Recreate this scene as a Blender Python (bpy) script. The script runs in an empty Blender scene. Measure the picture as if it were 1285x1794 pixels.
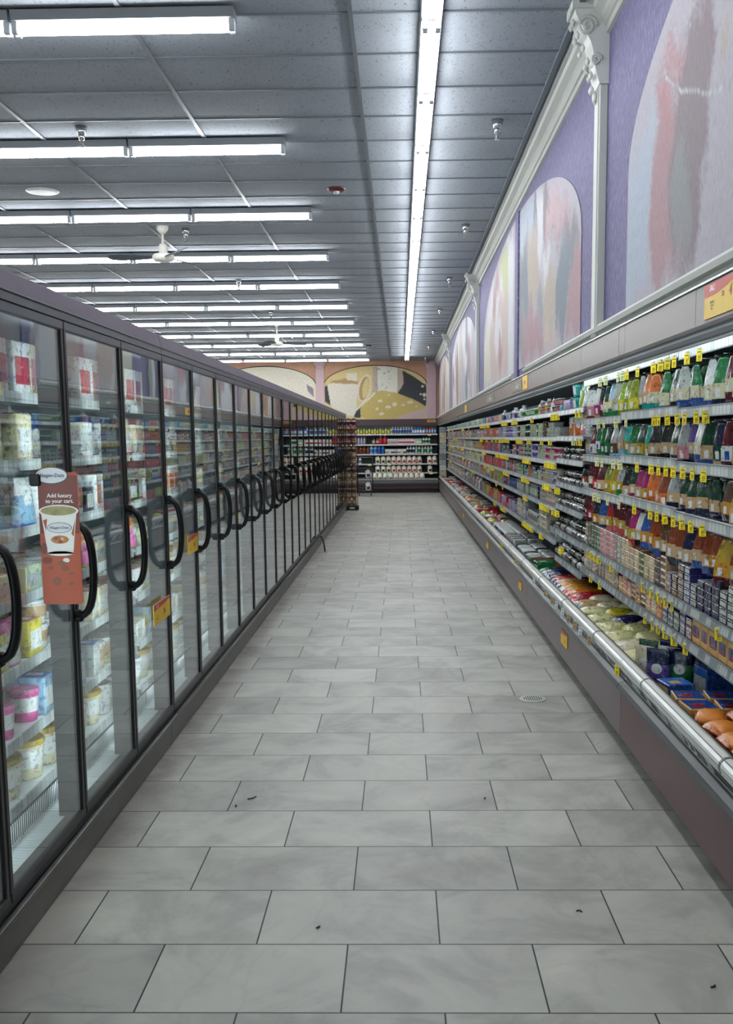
import bpy, bmesh, math, random
from mathutils import Vector, Matrix
C = bpy.data.collections.new('scene'); bpy.context.scene.collection.children.link(C)
SC = bpy.context.scene
# ---------------------------------------------------------------- camera
cd = bpy.data.cameras.new('camera'); cam = bpy.data.objects.new('camera', cd); C.objects.link(cam)
F_, CX, CY, YAW, PIT, ROL = 1819.1, 669.0, 1006.7, .0198, .1312, -.0094
fw = Vector((-math.sin(YAW)*math.cos(PIT), math.cos(YAW)*math.cos(PIT), -math.sin(PIT)))
rt = Vector((math.cos(YAW), math.sin(YAW), 0)); up = rt.cross(fw)
r2 = rt*math.cos(ROL)+up*math.sin(ROL); u2 = up*math.cos(ROL)-rt*math.sin(ROL)
cam.matrix_world = Matrix(((r2.x, u2.x, -fw.x, 0), (r2.y, u2.y, -fw.y, 0), (r2.z, u2.z, -fw.z, 1.65), (0, 0, 0, 1)))
cd.sensor_fit = 'VERTICAL'; cd.sensor_height = 36; cd.sensor_width = 36*1285/1794
cd.lens = F_/1794*36; cd.shift_x = (642.5-CX)/1794; cd.shift_y = (CY-897)/1794
cd.clip_start = .05; cd.clip_end = 200
SC.camera = cam
# ---------------------------------------------------------------- world, exposure, lamp strengths
w = bpy.data.worlds.new('world'); SC.world = w; w.use_nodes = True
w.node_tree.nodes['Background'].inputs[0].default_value = (.6, .68, .8, 1)
w.node_tree.nodes['Background'].inputs[1].default_value = .15
SC.view_settings.view_transform = 'Standard'; SC.view_settings.look = 'None'
SC.view_settings.exposure = 0.18; SC.view_settings.gamma = 1; SC.view_settings.use_curve_mapping = False
TUBE_W, CASE_W, FREEZER_W = 30.0, 11.0, 26.0

# ---------------------------------------------------------------- materials
def lin(c):
    return tuple((x/12.92 if x <= .04045 else ((x+.055)/1.055)**2.4) for x in c)
def hexc(h):
    return lin(tuple(int(h[i:i+2], 16)/255 for i in (0, 2, 4)))
M = {}
def mat(name, col, rough=.5, metal=0.0, spec=.5, emit=0, bump=None, vary=None, coat=0):
    m = bpy.data.materials.new(name); m.use_nodes = True; nt = m.node_tree
    b = nt.nodes['Principled BSDF']
    c = hexc(col) if isinstance(col, str) else col
    b.inputs['Base Color'].default_value = (*c, 1)
    b.inputs['Roughness'].default_value = rough; b.inputs['Metallic'].default_value = metal
    b.inputs['Specular IOR Level'].default_value = spec
    if coat: b.inputs['Coat Weight'].default_value = coat; b.inputs['Coat Roughness'].default_value = .1
    if emit:
        b.inputs['Emission Color'].default_value = (*c, 1); b.inputs['Emission Strength'].default_value = emit
    if bump or vary:
        tc = nt.nodes.new('ShaderNodeTexCoord')
    if bump:
        sc, st = bump[:2]
        mp = nt.nodes.new('ShaderNodeMapping'); mp.inputs['Scale'].default_value = bump[2] if len(bump) > 2 else (1, 1, 1)
        n = nt.nodes.new('ShaderNodeTexNoise'); n.inputs['Scale'].default_value = sc; n.inputs['Detail'].default_value = 3
        nt.links.new(tc.outputs['Object'], mp.inputs[0]); nt.links.new(mp.outputs[0], n.inputs['Vector'])
        bp = nt.nodes.new('ShaderNodeBump'); bp.inputs['Strength'].default_value = st; bp.inputs['Distance'].default_value = .01
        nt.links.new(n.outputs['Fac'], bp.inputs['Height']); nt.links.new(bp.outputs[0], b.inputs['Normal'])
    if vary:
        sc, amt = vary[:2]; strch = vary[2] if len(vary) > 2 else (1, 1, 1)
        mp = nt.nodes.new('ShaderNodeMapping'); mp.inputs['Scale'].default_value = strch
        n = nt.nodes.new('ShaderNodeTexNoise'); n.inputs['Scale'].default_value = sc; n.inputs['Detail'].default_value = 5
        n.inputs['Roughness'].default_value = .65
        nt.links.new(tc.outputs['Object'], mp.inputs[0]); nt.links.new(mp.outputs[0], n.inputs['Vector'])
        mr = nt.nodes.new('ShaderNodeMapRange'); mr.inputs[1].default_value = .3; mr.inputs[2].default_value = .7
        mr.inputs[3].default_value = 1-amt; mr.inputs[4].default_value = 1+amt
        nt.links.new(n.outputs['Fac'], mr.inputs[0])
        vm = nt.nodes.new('ShaderNodeVectorMath'); vm.operation = 'SCALE'; vm.inputs[0].default_value = c
        nt.links.new(mr.outputs[0], vm.inputs['Scale']); nt.links.new(vm.outputs[0], b.inputs['Base Color'])
    M[name] = m
    return m
def N(nt, t, **kw):
    n = nt.nodes.new(t)
    for k, v in kw.items():
        if k.startswith('i_'): n.inputs[k[2:]].default_value = v
        else: setattr(n, k, v)
    return n
def ramp(nt, stops, interp='LINEAR'):
    r = nt.nodes.new('ShaderNodeValToRGB'); r.color_ramp.interpolation = interp
    e = r.color_ramp.elements
    while len(e) < len(stops): e.new(.5)
    for q, (p, c) in zip(e, stops): q.position = p; q.color = (*c, 1)
    return r
# floor: grey stone-look tiles, running bond
def floor_mat():
    m = bpy.data.materials.new('floor_tile'); m.use_nodes = True; nt = m.node_tree; L = nt.links.new
    b = nt.nodes['Principled BSDF']
    tc = N(nt, 'ShaderNodeTexCoord'); mp = N(nt, 'ShaderNodeMapping'); mp.inputs['Location'].default_value = (.1858-.3018, -2.811+41.05, 0)
    L(tc.outputs['Object'], mp.inputs[0])
    br = N(nt, 'ShaderNodeTexBrick', offset=.5, offset_frequency=2)
    for k, v in (('Scale', 1), ('Brick Width', .6036), ('Row Height', .4105), ('Mortar Size', .0029), ('Mortar Smooth', .1), ('Bias', 0)):
        br.inputs[k].default_value = v
    br.inputs['Color1'].default_value = (0, 0, 0, 1); br.inputs['Color2'].default_value = (1, 1, 1, 1); br.inputs['Mortar'].default_value = (.5, .5, .5, 1)
    L(mp.outputs[0], br.inputs['Vector'])
    mu = N(nt, 'ShaderNodeMath', operation='MULTIPLY'); mu.inputs[1].default_value = 37; L(br.outputs['Color'], mu.inputs[0])
    n1 = N(nt, 'ShaderNodeTexNoise', noise_dimensions='4D'); n1.inputs['Scale'].default_value = 1.7; n1.inputs['Detail'].default_value = 7
    n1.inputs['Roughness'].default_value = .6; n1.inputs['Distortion'].default_value = 1.5
    L(tc.outputs['Object'], n1.inputs['Vector']); L(mu.outputs[0], n1.inputs['W'])
    r = ramp(nt, [(.3, hexc('949089')), (.45, hexc('a6a39b')), (.52, hexc('b2afa7')), (.7, hexc('c1bdb2'))]); L(n1.outputs['Fac'], r.inputs[0])
    # veins
    n2 = N(nt, 'ShaderNodeTexNoise', noise_dimensions='4D'); n2.inputs['Scale'].default_value = 2.2; n2.inputs['Detail'].default_value = 4; n2.inputs['Distortion'].default_value = .9
    L(tc.outputs['Object'], n2.inputs['Vector']); L(mu.outputs[0], n2.inputs['W'])
    a = N(nt, 'ShaderNodeMath', operation='SUBTRACT'); a.inputs[1].default_value = .5; L(n2.outputs['Fac'], a.inputs[0])
    a2 = N(nt, 'ShaderNodeMath', operation='ABSOLUTE'); L(a.outputs[0], a2.inputs[0])
    vr = N(nt, 'ShaderNodeMapRange'); vr.inputs[1].default_value = 0; vr.inputs[2].default_value = .022; vr.inputs[3].default_value = .93; vr.inputs[4].default_value = 1
    L(a2.outputs[0], vr.inputs[0])
    # per tile tint
    tr = N(nt, 'ShaderNodeMapRange'); tr.inputs[3].default_value = .88; tr.inputs[4].default_value = 1.07; L(br.outputs['Color'], tr.inputs[0])
    m1 = N(nt, 'ShaderNodeMath', operation='MULTIPLY'); L(vr.outputs[0], m1.inputs[0]); L(tr.outputs[0], m1.inputs[1])
    vs = N(nt, 'ShaderNodeVectorMath', operation='SCALE'); L(r.outputs[0], vs.inputs[0]); L(m1.outputs[0], vs.inputs['Scale'])
    mx = N(nt, 'ShaderNodeMix', data_type='RGBA'); L(br.outputs['Fac'], mx.inputs[0]); L(vs.outputs[0], mx.inputs[6]); mx.inputs[7].default_value = (*hexc('232322'), 1)
    L(mx.outputs[2], b.inputs['Base Color'])
    b.inputs['Roughness'].default_value = .42; b.inputs['Specular IOR Level'].default_value = .35
    bp = N(nt, 'ShaderNodeBump', invert=True); bp.inputs['Strength'].default_value = .4; bp.inputs['Distance'].default_value = .003
    L(br.outputs['Fac'], bp.inputs['Height']); L(bp.outputs[0], b.inputs['Normal'])
    M['floor_tile'] = m
floor_mat()
def ceil_mat():
    m = bpy.data.materials.new('ceiling_tile'); m.use_nodes = True; nt = m.node_tree; L = nt.links.new
    b = nt.nodes['Principled BSDF']
    tc = N(nt, 'ShaderNodeTexCoord')
    n = N(nt, 'ShaderNodeTexNoise'); n.inputs['Scale'].default_value = 42; n.inputs['Detail'].default_value = 2; n.inputs['Distortion'].default_value = 1.5
    mp = N(nt, 'ShaderNodeMapping'); mp.inputs['Scale'].default_value = (1.6, .7, 1); L(tc.outputs['Object'], mp.inputs[0]); L(mp.outputs[0], n.inputs['Vector'])
    r = ramp(nt, [(.30, hexc('6a7077')), (.38, hexc('989da5')), (1, hexc('a0a5ac'))]); L(n.outputs['Fac'], r.inputs[0])
    n2 = N(nt, 'ShaderNodeTexNoise'); n2.inputs['Scale'].default_value = 1.2; n2.inputs['Detail'].default_value = 3; L(tc.outputs['Object'], n2.inputs['Vector'])
    r2_ = N(nt, 'ShaderNodeMapRange'); r2_.inputs[1].default_value = .3; r2_.inputs[2].default_value = .7; r2_.inputs[3].default_value = .9; r2_.inputs[4].default_value = 1.06; L(n2.outputs['Fac'], r2_.inputs[0])
    vs = N(nt, 'ShaderNodeVectorMath', operation='SCALE'); L(r.outputs[0], vs.inputs[0]); L(r2_.outputs[0], vs.inputs['Scale'])
    L(vs.outputs[0], b.inputs['Base Color']); b.inputs['Roughness'].default_value = .9; b.inputs['Specular IOR Level'].default_value = .1
    bp = N(nt, 'ShaderNodeBump'); bp.inputs['Strength'].default_value = .3; bp.inputs['Distance'].default_value = .004
    L(r.outputs[0], bp.inputs['Height']); L(bp.outputs[0], b.inputs['Normal'])
    M['ceiling_tile'] = m
ceil_mat()
def glass_mat():
    m = bpy.data.materials.new('door_glass'); m.use_nodes = True; nt = m.node_tree; L = nt.links.new
    nt.nodes.remove(nt.nodes['Principled BSDF']); out = nt.nodes['Material Output']
    g = N(nt, 'ShaderNodeNewGeometry'); d = N(nt, 'ShaderNodeVectorMath', operation='DOT_PRODUCT')
    L(g.outputs['Incoming'], d.inputs[0]); L(g.outputs['Normal'], d.inputs[1])
    a = N(nt, 'ShaderNodeMath', operation='ABSOLUTE'); L(d.outputs['Value'], a.inputs[0])
    s = N(nt, 'ShaderNodeMath', operation='SUBTRACT'); s.inputs[0].default_value = 1; L(a.outputs[0], s.inputs[1])
    p = N(nt, 'ShaderNodeMath', operation='POWER'); p.inputs[1].default_value = 5; L(s.outputs[0], p.inputs[0])
    q = N(nt, 'ShaderNodeMapRange'); q.inputs[3].default_value = .04; q.inputs[4].default_value = 1; L(p.outputs[0], q.inputs[0])
    # two panes: 1-(1-R)^2
    s2 = N(nt, 'ShaderNodeMath', operation='SUBTRACT'); s2.inputs[0].default_value = 1; L(q.outputs[0], s2.inputs[1])
    p2 = N(nt, 'ShaderNodeMath', operation='POWER'); p2.inputs[1].default_value = 1.15; L(s2.outputs[0], p2.inputs[0])
    s3 = N(nt, 'ShaderNodeMath', operation='SUBTRACT'); s3.inputs[0].default_value = 1; L(p2.outputs[0], s3.inputs[1])
    tr = N(nt, 'ShaderNodeBsdfTransparent'); tr.inputs[0].default_value = (.93, .97, .96, 1)
    gl = N(nt, 'ShaderNodeBsdfGlossy'); gl.inputs['Roughness'].default_value = .0; gl.inputs[0].default_value = (.95, .96, .97, 1)
    tc = N(nt, 'ShaderNodeTexCoord'); n = N(nt, 'ShaderNodeTexNoise'); n.inputs['Scale'].default_value = 3.0; n.inputs['Detail'].default_value = 1
    L(tc.outputs['Object'], n.inputs['Vector'])
    bp = N(nt, 'ShaderNodeBump'); bp.inputs['Strength'].default_value = .05; bp.inputs['Distance'].default_value = .01
    L(n.outputs['Fac'], bp.inputs['Height']); L(bp.outputs[0], gl.inputs['Normal'])
    mx = N(nt, 'ShaderNodeMixShader'); L(s3.outputs[0], mx.inputs[0]); L(tr.outputs[0], mx.inputs[1]); L(gl.outputs[0], mx.inputs[2])
    L(mx.outputs[0], out.inputs[0]); M['door_glass'] = m
glass_mat()
def strip_mat(name, a, b_, w_, h=10):
    # shelf ticket rail: pale paper tickets side by side
    m = bpy.data.materials.new(name); m.use_nodes = True; nt = m.node_tree; L = nt.links.new
    b = nt.nodes['Principled BSDF']; tc = N(nt, 'ShaderNodeTexCoord')
    sp = N(nt, 'ShaderNodeSeparateXYZ'); L(tc.outputs['Object'], sp.inputs[0])
    mu = N(nt, 'ShaderNodeMath', operation='DIVIDE'); mu.inputs[1].default_value = w_; L(sp.outputs['Y'], mu.inputs[0])
    fl = N(nt, 'ShaderNodeMath', operation='FLOOR'); L(mu.outputs[0], fl.inputs[0])
    wn = N(nt, 'ShaderNodeTexWhiteNoise', noise_dimensions='1D'); L(fl.outputs[0], wn.inputs['W'])
    r = ramp(nt, [(0, a), (.45, a), (.5, b_), (1, b_)]); L(wn.outputs['Value'], r.inputs[0])
    fr_ = N(nt, 'ShaderNodeMath', operation='FRACT'); L(mu.outputs[0], fr_.inputs[0])
    lt = N(nt, 'ShaderNodeMath', operation='LESS_THAN'); lt.inputs[1].default_value = .09; L(fr_.outputs[0], lt.inputs[0])
    mx = N(nt, 'ShaderNodeMix', data_type='RGBA'); L(lt.outputs[0], mx.inputs[0]); L(r.outputs[0], mx.inputs[6]); mx.inputs[7].default_value = (*[v*.35 for v in b_], 1)
    L(mx.outputs[2], b.inputs['Base Color']); b.inputs['Roughness'].default_value = .35
    M[name] = m
strip_mat('ticket_rail', hexc('aeb1b0'), hexc('787e7e'), .035)
strip_mat('white_rail', hexc('c2c6c4'), hexc('a0a6a6'), .05)
strip_mat('dark_rail', hexc('dcdcd8'), hexc('4c4c4a'), .045)
def mural_purple():
    m = bpy.data.materials.new('purple_wall_paint'); m.use_nodes = True; nt = m.node_tree; L = nt.links.new
    b = nt.nodes['Principled BSDF']; tc = N(nt, 'ShaderNodeTexCoord')
    mp = N(nt, 'ShaderNodeMapping'); mp.inputs['Scale'].default_value = (1, 8, 2); L(tc.outputs['Object'], mp.inputs[0])
    n = N(nt, 'ShaderNodeTexNoise'); n.inputs['Scale'].default_value = 9; n.inputs['Detail'].default_value = 6; n.inputs['Roughness'].default_value = .75; L(mp.outputs[0], n.inputs['Vector'])
    r = ramp(nt, [(.3, hexc('4b4468')), (.5, hexc('635c82')), (.7, hexc('8e88ac'))]); L(n.outputs['Fac'], r.inputs[0])
    L(r.outputs[0], b.inputs['Base Color']); b.inputs['Roughness'].default_value = .7; M['purple_wall_paint'] = m
mural_purple()
PAINT = dict(m_ltblue='a9b4cc', m_mauve='8d7480', m_red='c07880', m_rose='b5818a', m_tan='b8a28f', m_grey='8d8c92', m_white='cfcdd4', m_yelgreen='bfc281',
             m_peach='c9aba0', m_cream='d6cdb4', m_pink='c49aa2', m_slate='74808f', m_blue='7487ae', m_lilac='b3a9b9', m_navy='35383f', m_coffee='a8895f',
             m_mug='cfc8ba', m_floral='d5d3c6', m_cheese='bda864', m_yellow='c9b680', m_orange='c58b52')
for k, v in list(PAINT.items()):
    if k not in ('m_cheese', 'm_yellow', 'm_mug', 'm_floral', 'm_navy', 'm_coffee', 'm_orange'):
        q_ = [int(v[i:i+2], 16) for i in (0, 2, 4)]; g_ = sum(q_)/3; PAINT[k] = v = ''.join('%02x' % int(g_+(t-g_)*.72) for t in q_)
    mat(k, v, .7, vary=(16, .13, (1, 5, 1.6)) if k not in ('m_floral', 'm_cheese') else (11, .16))
def painting_mat():
    m = bpy.data.materials.new('mural_paint'); m.use_nodes = True; nt = m.node_tree; L = nt.links.new; b = nt.nodes['Principled BSDF']
    at = N(nt, 'ShaderNodeAttribute', attribute_name='paint'); tc = N(nt, 'ShaderNodeTexCoord')
    mp = N(nt, 'ShaderNodeMapping'); mp.inputs['Scale'].default_value = (3, 9, 2.2); L(tc.outputs['Object'], mp.inputs[0])
    n = N(nt, 'ShaderNodeTexNoise'); n.inputs['Scale'].default_value = 9; n.inputs['Detail'].default_value = 7; n.inputs['Roughness'].default_value = .8; L(mp.outputs[0], n.inputs['Vector'])
    mr = N(nt, 'ShaderNodeMapRange'); mr.inputs[1].default_value = .3; mr.inputs[2].default_value = .7; mr.inputs[3].default_value = .60; mr.inputs[4].default_value = 1.04; L(n.outputs['Fac'], mr.inputs[0])
    vs = N(nt, 'ShaderNodeVectorMath', operation='SCALE'); L(at.outputs['Color'], vs.inputs[0]); L(mr.outputs[0], vs.inputs['Scale'])
    L(vs.outputs[0], b.inputs['Base Color']); b.inputs['Roughness'].default_value = .65; M['mural_paint'] = m
painting_mat()
mat('end_wall_paint', 'c79a80', .8, vary=(4, .08)); mat('pillar_paint', 'cdb2b6', .7, vary=(5, .05))
mat('back_wall_paint', 'b9b4ae', .9); mat('dark_case', '2c3034', .5); mat('mid_case', '777c80', .5)
mat('molding', 'b9bab4', .5); mat('molding_dark', '8f918c', .5)
mat('tee', '656b72', .45, spec=.5); mat('tee_dark', '6d747c', .6)
mat('fixture_white', '757b80', .5); mat('white_enamel', 'd9dde0', .35); mat('socket', 'b9bec2', .4)
mat('tube_light', (.95, .985, 1.0), .4, emit=TUBE_W); mat('case_light', (.85, .96, 1.0), .4, emit=CASE_W); mat('freezer_light', (.80, .93, 1.0), .4, emit=FREEZER_W)
mat('chrome', 'c8cacb', .18, 1.0); mat('steel', '9c9e9d', .38, 1.0, bump=(6, .05)); mat('brass', 'b8a27a', .3, 1.0)
mat('plum_panel', '5c3a40', .38, vary=(3, .1, (1, 1, 3))); mat('mauve_panel', '6f6062', .4, vary=(3, .1, (1, 1, 3))); mat('plum_dark', '40262e', .35)  # second panel colour: the plum front with its grazing sheen painted in as grey
mat('fascia', '5b4844', .42, spec=.5, vary=(90, .16)); mat('bumper', '3a3c3d', .35); mat('toe_kick', '1c1d1e', .6)
mat('rail_vinyl', 'e0e0da', .25, spec=.5); mat('rail_groove', '55565a', .3)
mat('case_black', '0c0d0f', .6); mat('freezer_black', '101216', .4); mat('freezer_slate', '343c48', .35); mat('cap_purple', '54455a', .6, vary=(5, .05))
mat('kick_grey', '5e5d5a', .4, vary=(4, .1)); mat('freezer_white', 'a9b1b5', .5); mat('freezer_grey', '3c4146', .5); mat('wire_white', 'dfe6e6', .3)
mat('handle_black', '0b0d11', .42, spec=.35); mat('rubber', '1a1b1d', .6)
mat('yellow_tag', 'f0d31a', .45); mat('pale_tag', 'dcdc9a', .45); mat('tan_tag', 'b99b72', .5); mat('tag_ink', '4a3c14', .6); mat('white_tag', 'dfe2df', .5)
mat('sale_red', 'c23a38', .5); mat('ink_red', 'b03a34', .5); mat('ink_dark', '2a2a2c', .5); mat('sale_yellow', 'e8be2c', .5); mat('sale_tan', 'cf9f35', .5)
mat('sign_orange', 'a2421f', .5, vary=(3, .1)); mat('sign_deep', '6c2c22', .5); mat('cup_white', 'd8d2cc', .5); mat('logo_grey', 'c6c4c8', .5); mat('logo_red', '6e1f2e', .5); mat('caramel', 'a5622e', .5); mat('ice_green', '8d8253', .5, vary=(30, .3)); mat('nut', '7c4020', .5)
mat('fan_white', 'dcdad0', .4); mat('fan_dark', '4a5560', .4); mat('plaster', 'c9cac6', .5); mat('red_plastic', '551318', .35)
# package plastics
PAL = dict(red='b0242b', maroon='5e1420', crimson='cf2a3a', orange='d5702a', rust='8a3a1c', amber='c98a2a', tan='c4a27a', cream='d9cfae', gold='b99a35', yellow='d9c93a',
           olive='8e9a22', lime='9cb53e', green='1f7a44', dkgreen='12412d', teal='1a9a8c', cyan='35b9b5', sky='8fb8d4', blue='2a53a0', navy='141d45', indigo='2d2a6a', purple='5d4a94',
           lilac='a99ac6', magenta='a52a6a', pink='d96aa8', rose='c98088', white='e2e4e2', pale='c6cbc4', silver='a4a8a8', grey='7c8080', char='2a2c2e', black='0d0e10', brown='5c3a24',
           palegreen='b3c2a0', paleyel='d8d49a', beige='bfb399', hotpink='e04aa0', brblue='3a78d0', milk='e8e2cc', clear='b9bdb6')
def pack_mat(name, col):
    # printed plastic: small blotches of lighter and darker print, vertical wrinkles
    m = bpy.data.materials.new(name); m.use_nodes = True; nt = m.node_tree; L = nt.links.new; b = nt.nodes['Principled BSDF']
    c = tuple(v*.82 for v in hexc(col)); lum = sum(c)/3
    tc = N(nt, 'ShaderNodeTexCoord'); oi = N(nt, 'ShaderNodeObjectInfo'); ad = N(nt, 'ShaderNodeVectorMath', operation='ADD')
    ml = N(nt, 'ShaderNodeMath', operation='MULTIPLY'); ml.inputs[1].default_value = 9; L(oi.outputs['Random'], ml.inputs[0])
    L(tc.outputs['Object'], ad.inputs[0]); L(ml.outputs[0], ad.inputs[1])
    n = N(nt, 'ShaderNodeTexNoise'); n.inputs['Scale'].default_value = 42; n.inputs['Detail'].default_value = 2; n.inputs['Distortion'].default_value = .6; L(ad.outputs[0], n.inputs['Vector'])
    hi = tuple(min(.85, v*.6+.2) for v in c) if lum < .45 else tuple(v*.45 for v in c)
    r = ramp(nt, [(.0, tuple(v*.42 for v in c)), (.36, tuple(v*.5 for v in c)), (.42, c), (.64, c), (.70, hi), (1, hi)]); L(n.outputs['Fac'], r.inputs[0])
    L(r.outputs[0], b.inputs['Base Color']); b.inputs['Roughness'].default_value = .2; b.inputs['Specular IOR Level'].default_value = .5
    mp = N(nt, 'ShaderNodeMapping'); mp.inputs['Scale'].default_value = (1, 1, .3); L(ad.outputs[0], mp.inputs[0])
    n2 = N(nt, 'ShaderNodeTexNoise'); n2.inputs['Scale'].default_value = 34; n2.inputs['Detail'].default_value = 1; L(mp.outputs[0], n2.inputs['Vector'])
    bp = N(nt, 'ShaderNodeBump'); bp.inputs['Strength'].default_value = .55; bp.inputs['Distance'].default_value = .012; L(n2.outputs['Fac'], bp.inputs['Height']); L(bp.outputs[0], b.inputs['Normal'])
    M[name] = m
for k, v in PAL.items(): pack_mat(k, v)
mat('foil', 'b8bcbc', .2, .8, bump=(30, .5)); mat('ink', '22242c', .5); mat('egg_brown', '8c6a50', .6, vary=(40, .3)); mat('cardboard', '7d5c40', .8, vary=(6, .08))
mat('lid_clear', 'c9cecb', .12, spec=.8); mat('jug_milk', 'e6e2d0', .35); mat('cheese_or', 'd9822c', .4, vary=(30, .1)); mat('cheese_pale', 'd8cf98', .5, vary=(60, .2)); mat('cheese_tan', 'c79a58', .5, vary=(60, .12, (1, 1, 6)))
PN = list(PAL)

# ---------------------------------------------------------------- mesh helpers
class MB:
    def __init__(s): s.v = []; s.f = []; s.fm = []; s.sm = []; s.mats = []
    def mi(s, n):
        if n not in s.mats: s.mats.append(n)
        return s.mats.index(n)
    def add(s, vs, fs, m, smooth=False):
        o = len(s.v); s.v += [tuple(v) for v in vs]; k = s.mi(m)
        for f in fs: s.f.append(tuple(i+o for i in f)); s.fm.append(k); s.sm.append(smooth)
        return s
    def box(s, x0, x1, y0, y1, z0, z1, m):
        vs = [(x, y, z) for x in (x0, x1) for y in (y0, y1) for z in (z0, z1)]
        return s.add(vs, [(0, 1, 3, 2), (4, 6, 7, 5), (0, 4, 5, 1), (2, 3, 7, 6), (0, 2, 6, 4), (1, 5, 7, 3)], m)
    def cbox(s, x0, x1, y0, y1, z0, z1, m, c=.004):
        # chamfered box (vertical and horizontal edges), 24 verts
        vs = []; X = (x0, x1); Y = (y0, y1); Z = (z0, z1); sg = (1, -1)
        for i in (0, 1):
            for j in (0, 1):
                for k in (0, 1):
                    a, b, d = X[i], Y[j], Z[k]; p, q, r = sg[i]*c, sg[j]*c, sg[k]*c
                    vs += [(a, b+q, d+r), (a+p, b, d+r), (a+p, b+q, d)]
        bm = bmesh.new(); [bm.verts.new(v) for v in vs]; r = bmesh.ops.convex_hull(bm, input=bm.verts); bm.verts.index_update()
        bmesh.ops.dissolve_limit(bm, angle_limit=.01, verts=bm.verts, edges=bm.edges); bm.verts.index_update()
        s.add([v.co[:] for v in bm.verts], [[v.index for v in f.verts] for f in bm.faces], m); bm.free(); return s
    def lathe(s, prof, n, m, c=(0, 0, 0), axis='z', smooth=True, sx=1, sy=1):
        # prof: (r, z[, mat]) bottom to top
        def P(r, z, a):
            x, y = r*math.cos(a)*sx, r*math.sin(a)*sy
            return {'z': (c[0]+x, c[1]+y, c[2]+z), 'x': (c[0]+z, c[1]+x, c[2]+y), 'y': (c[0]+x, c[1]+z, c[2]+y)}[axis]
        rings = [[P(p[0], p[1], 2*math.pi*k/n) for k in range(n)] for p in prof]
        for i in range(len(prof)-1):
            mm = prof[i+1][2] if len(prof[i+1]) > 2 else m
            s.add(rings[i]+rings[i+1], [(k, (k+1) % n, n+(k+1) % n, n+k) for k in range(n)], mm, smooth)
        for r, mm in ((rings[0], prof[0]), (rings[-1], prof[-1])):
            s.add(r, [tuple(range(n))], mm[2] if len(mm) > 2 else m)
        return s
    def cyl(s, p0, p1, r, n, m, r1=None):
        p0 = Vector(p0); p1 = Vector(p1); d = (p1-p0).normalized(); a = d.orthogonal().normalized(); b = d.cross(a); r1 = r if r1 is None else r1
        R = [[p+(a*math.cos(2*math.pi*k/n)+b*math.sin(2*math.pi*k/n))*q for k in range(n)] for p, q in ((p0, r), (p1, r1))]
        s.add(R[0]+R[1], [(k, (k+1) % n, n+(k+1) % n, n+k) for k in range(n)], m, True)
        s.add(R[0], [tuple(range(n))], m); s.add(R[1], [tuple(range(n))], m); return s
    def tube(s, pts, r, n, m, ry=None, ref=(0, 1, 0)):
        ref = Vector(ref); ry = ry or r; rings = []
        P = [Vector(p) for p in pts]
        for i, p in enumerate(P):
            d = (P[min(i+1, len(P)-1)]-P[max(i-1, 0)]).normalized(); a = ref; b = d.cross(a).normalized()
            rings.append([p+a*ry*math.cos(2*math.pi*k/n)+b*r*math.sin(2*math.pi*k/n) for k in range(n)])
        vs = [v for R in rings for v in R]; fs = []
        for i in range(len(P)-1):
            fs += [(i*n+k, i*n+(k+1) % n, (i+1)*n+(k+1) % n, (i+1)*n+k) for k in range(n)]
        s.add(vs, fs, m, True); s.add(rings[0], [tuple(range(n))], m); s.add(rings[-1], [tuple(range(n))], m); return s
    def prism(s, poly, ax, a, b, m, smooth=False):
        # poly 2D extruded along axis ax ('x': poly=(y,z); 'y': poly=(x,z); 'z': poly=(x,y))
        f = {'x': lambda p, t: (t, p[0], p[1]), 'y': lambda p, t: (p[0], t, p[1]), 'z': lambda p, t: (p[0], p[1], t)}[ax]
        n = len(poly); s.add([f(p, a) for p in poly], [tuple(range(n))], m); s.add([f(p, b) for p in poly], [tuple(range(n))], m)
        s.add([f(p, a) for p in poly]+[f(p, b) for p in poly], [(k, (k+1) % n, n+(k+1) % n, n+k) for k in range(n)], m, smooth); return s
    def xform(s, mtx):
        s.v = [tuple(mtx @ Vector(v)) for v in s.v]; return s
    def join(s, o):
        off = len(s.v); s.v += o.v
        for f, k, q in zip(o.f, o.fm, o.sm):
            s.f.append(tuple(i+off for i in f)); s.fm.append(s.mi(o.mats[k])); s.sm.append(q)
        return s
    def mesh(s, name, origin=(0, 0, 0)):
        me = bpy.data.meshes.new(name)
        me.from_pydata([(x-origin[0], y-origin[1], z-origin[2]) for x, y, z in s.v], [], s.f)
        for n in s.mats: me.materials.append(M[n])
        me.polygons.foreach_set('material_index', s.fm); me.polygons.foreach_set('use_smooth', s.sm)
        bm = bmesh.new(); bm.from_mesh(me); bmesh.ops.remove_doubles(bm, verts=bm.verts, dist=1e-6)
        bmesh.ops.recalc_face_normals(bm, faces=bm.faces); bm.to_mesh(me); bm.free()
        return me
def props(o, label=None, cat=None, group=None, kind=None):
    if label: o['label'] = label
    if cat: o['category'] = cat
    if group: o['group'] = group
    if kind: o['kind'] = kind
    return o
def empty(name, loc, label, cat, group=None, kind=None):
    o = bpy.data.objects.new(name, None); o.empty_display_size = .05; C.objects.link(o); o.location = loc
    return props(o, label, cat, group, kind)
def wpos(o):
    p = Vector(o.location)
    while o.parent: o = o.parent; p += Vector(o.location)
    return p
def part(name, mb, parent, org=None, label=None):
    """mesh given in world coordinates, linked under parent (unrotated)"""
    pw = wpos(parent); org = Vector(org) if org else pw
    o = bpy.data.objects.new(name, mb.mesh(name, org)); C.objects.link(o); o.parent = parent; o.location = org-pw
    if label: o['label'] = label
    return o
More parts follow.
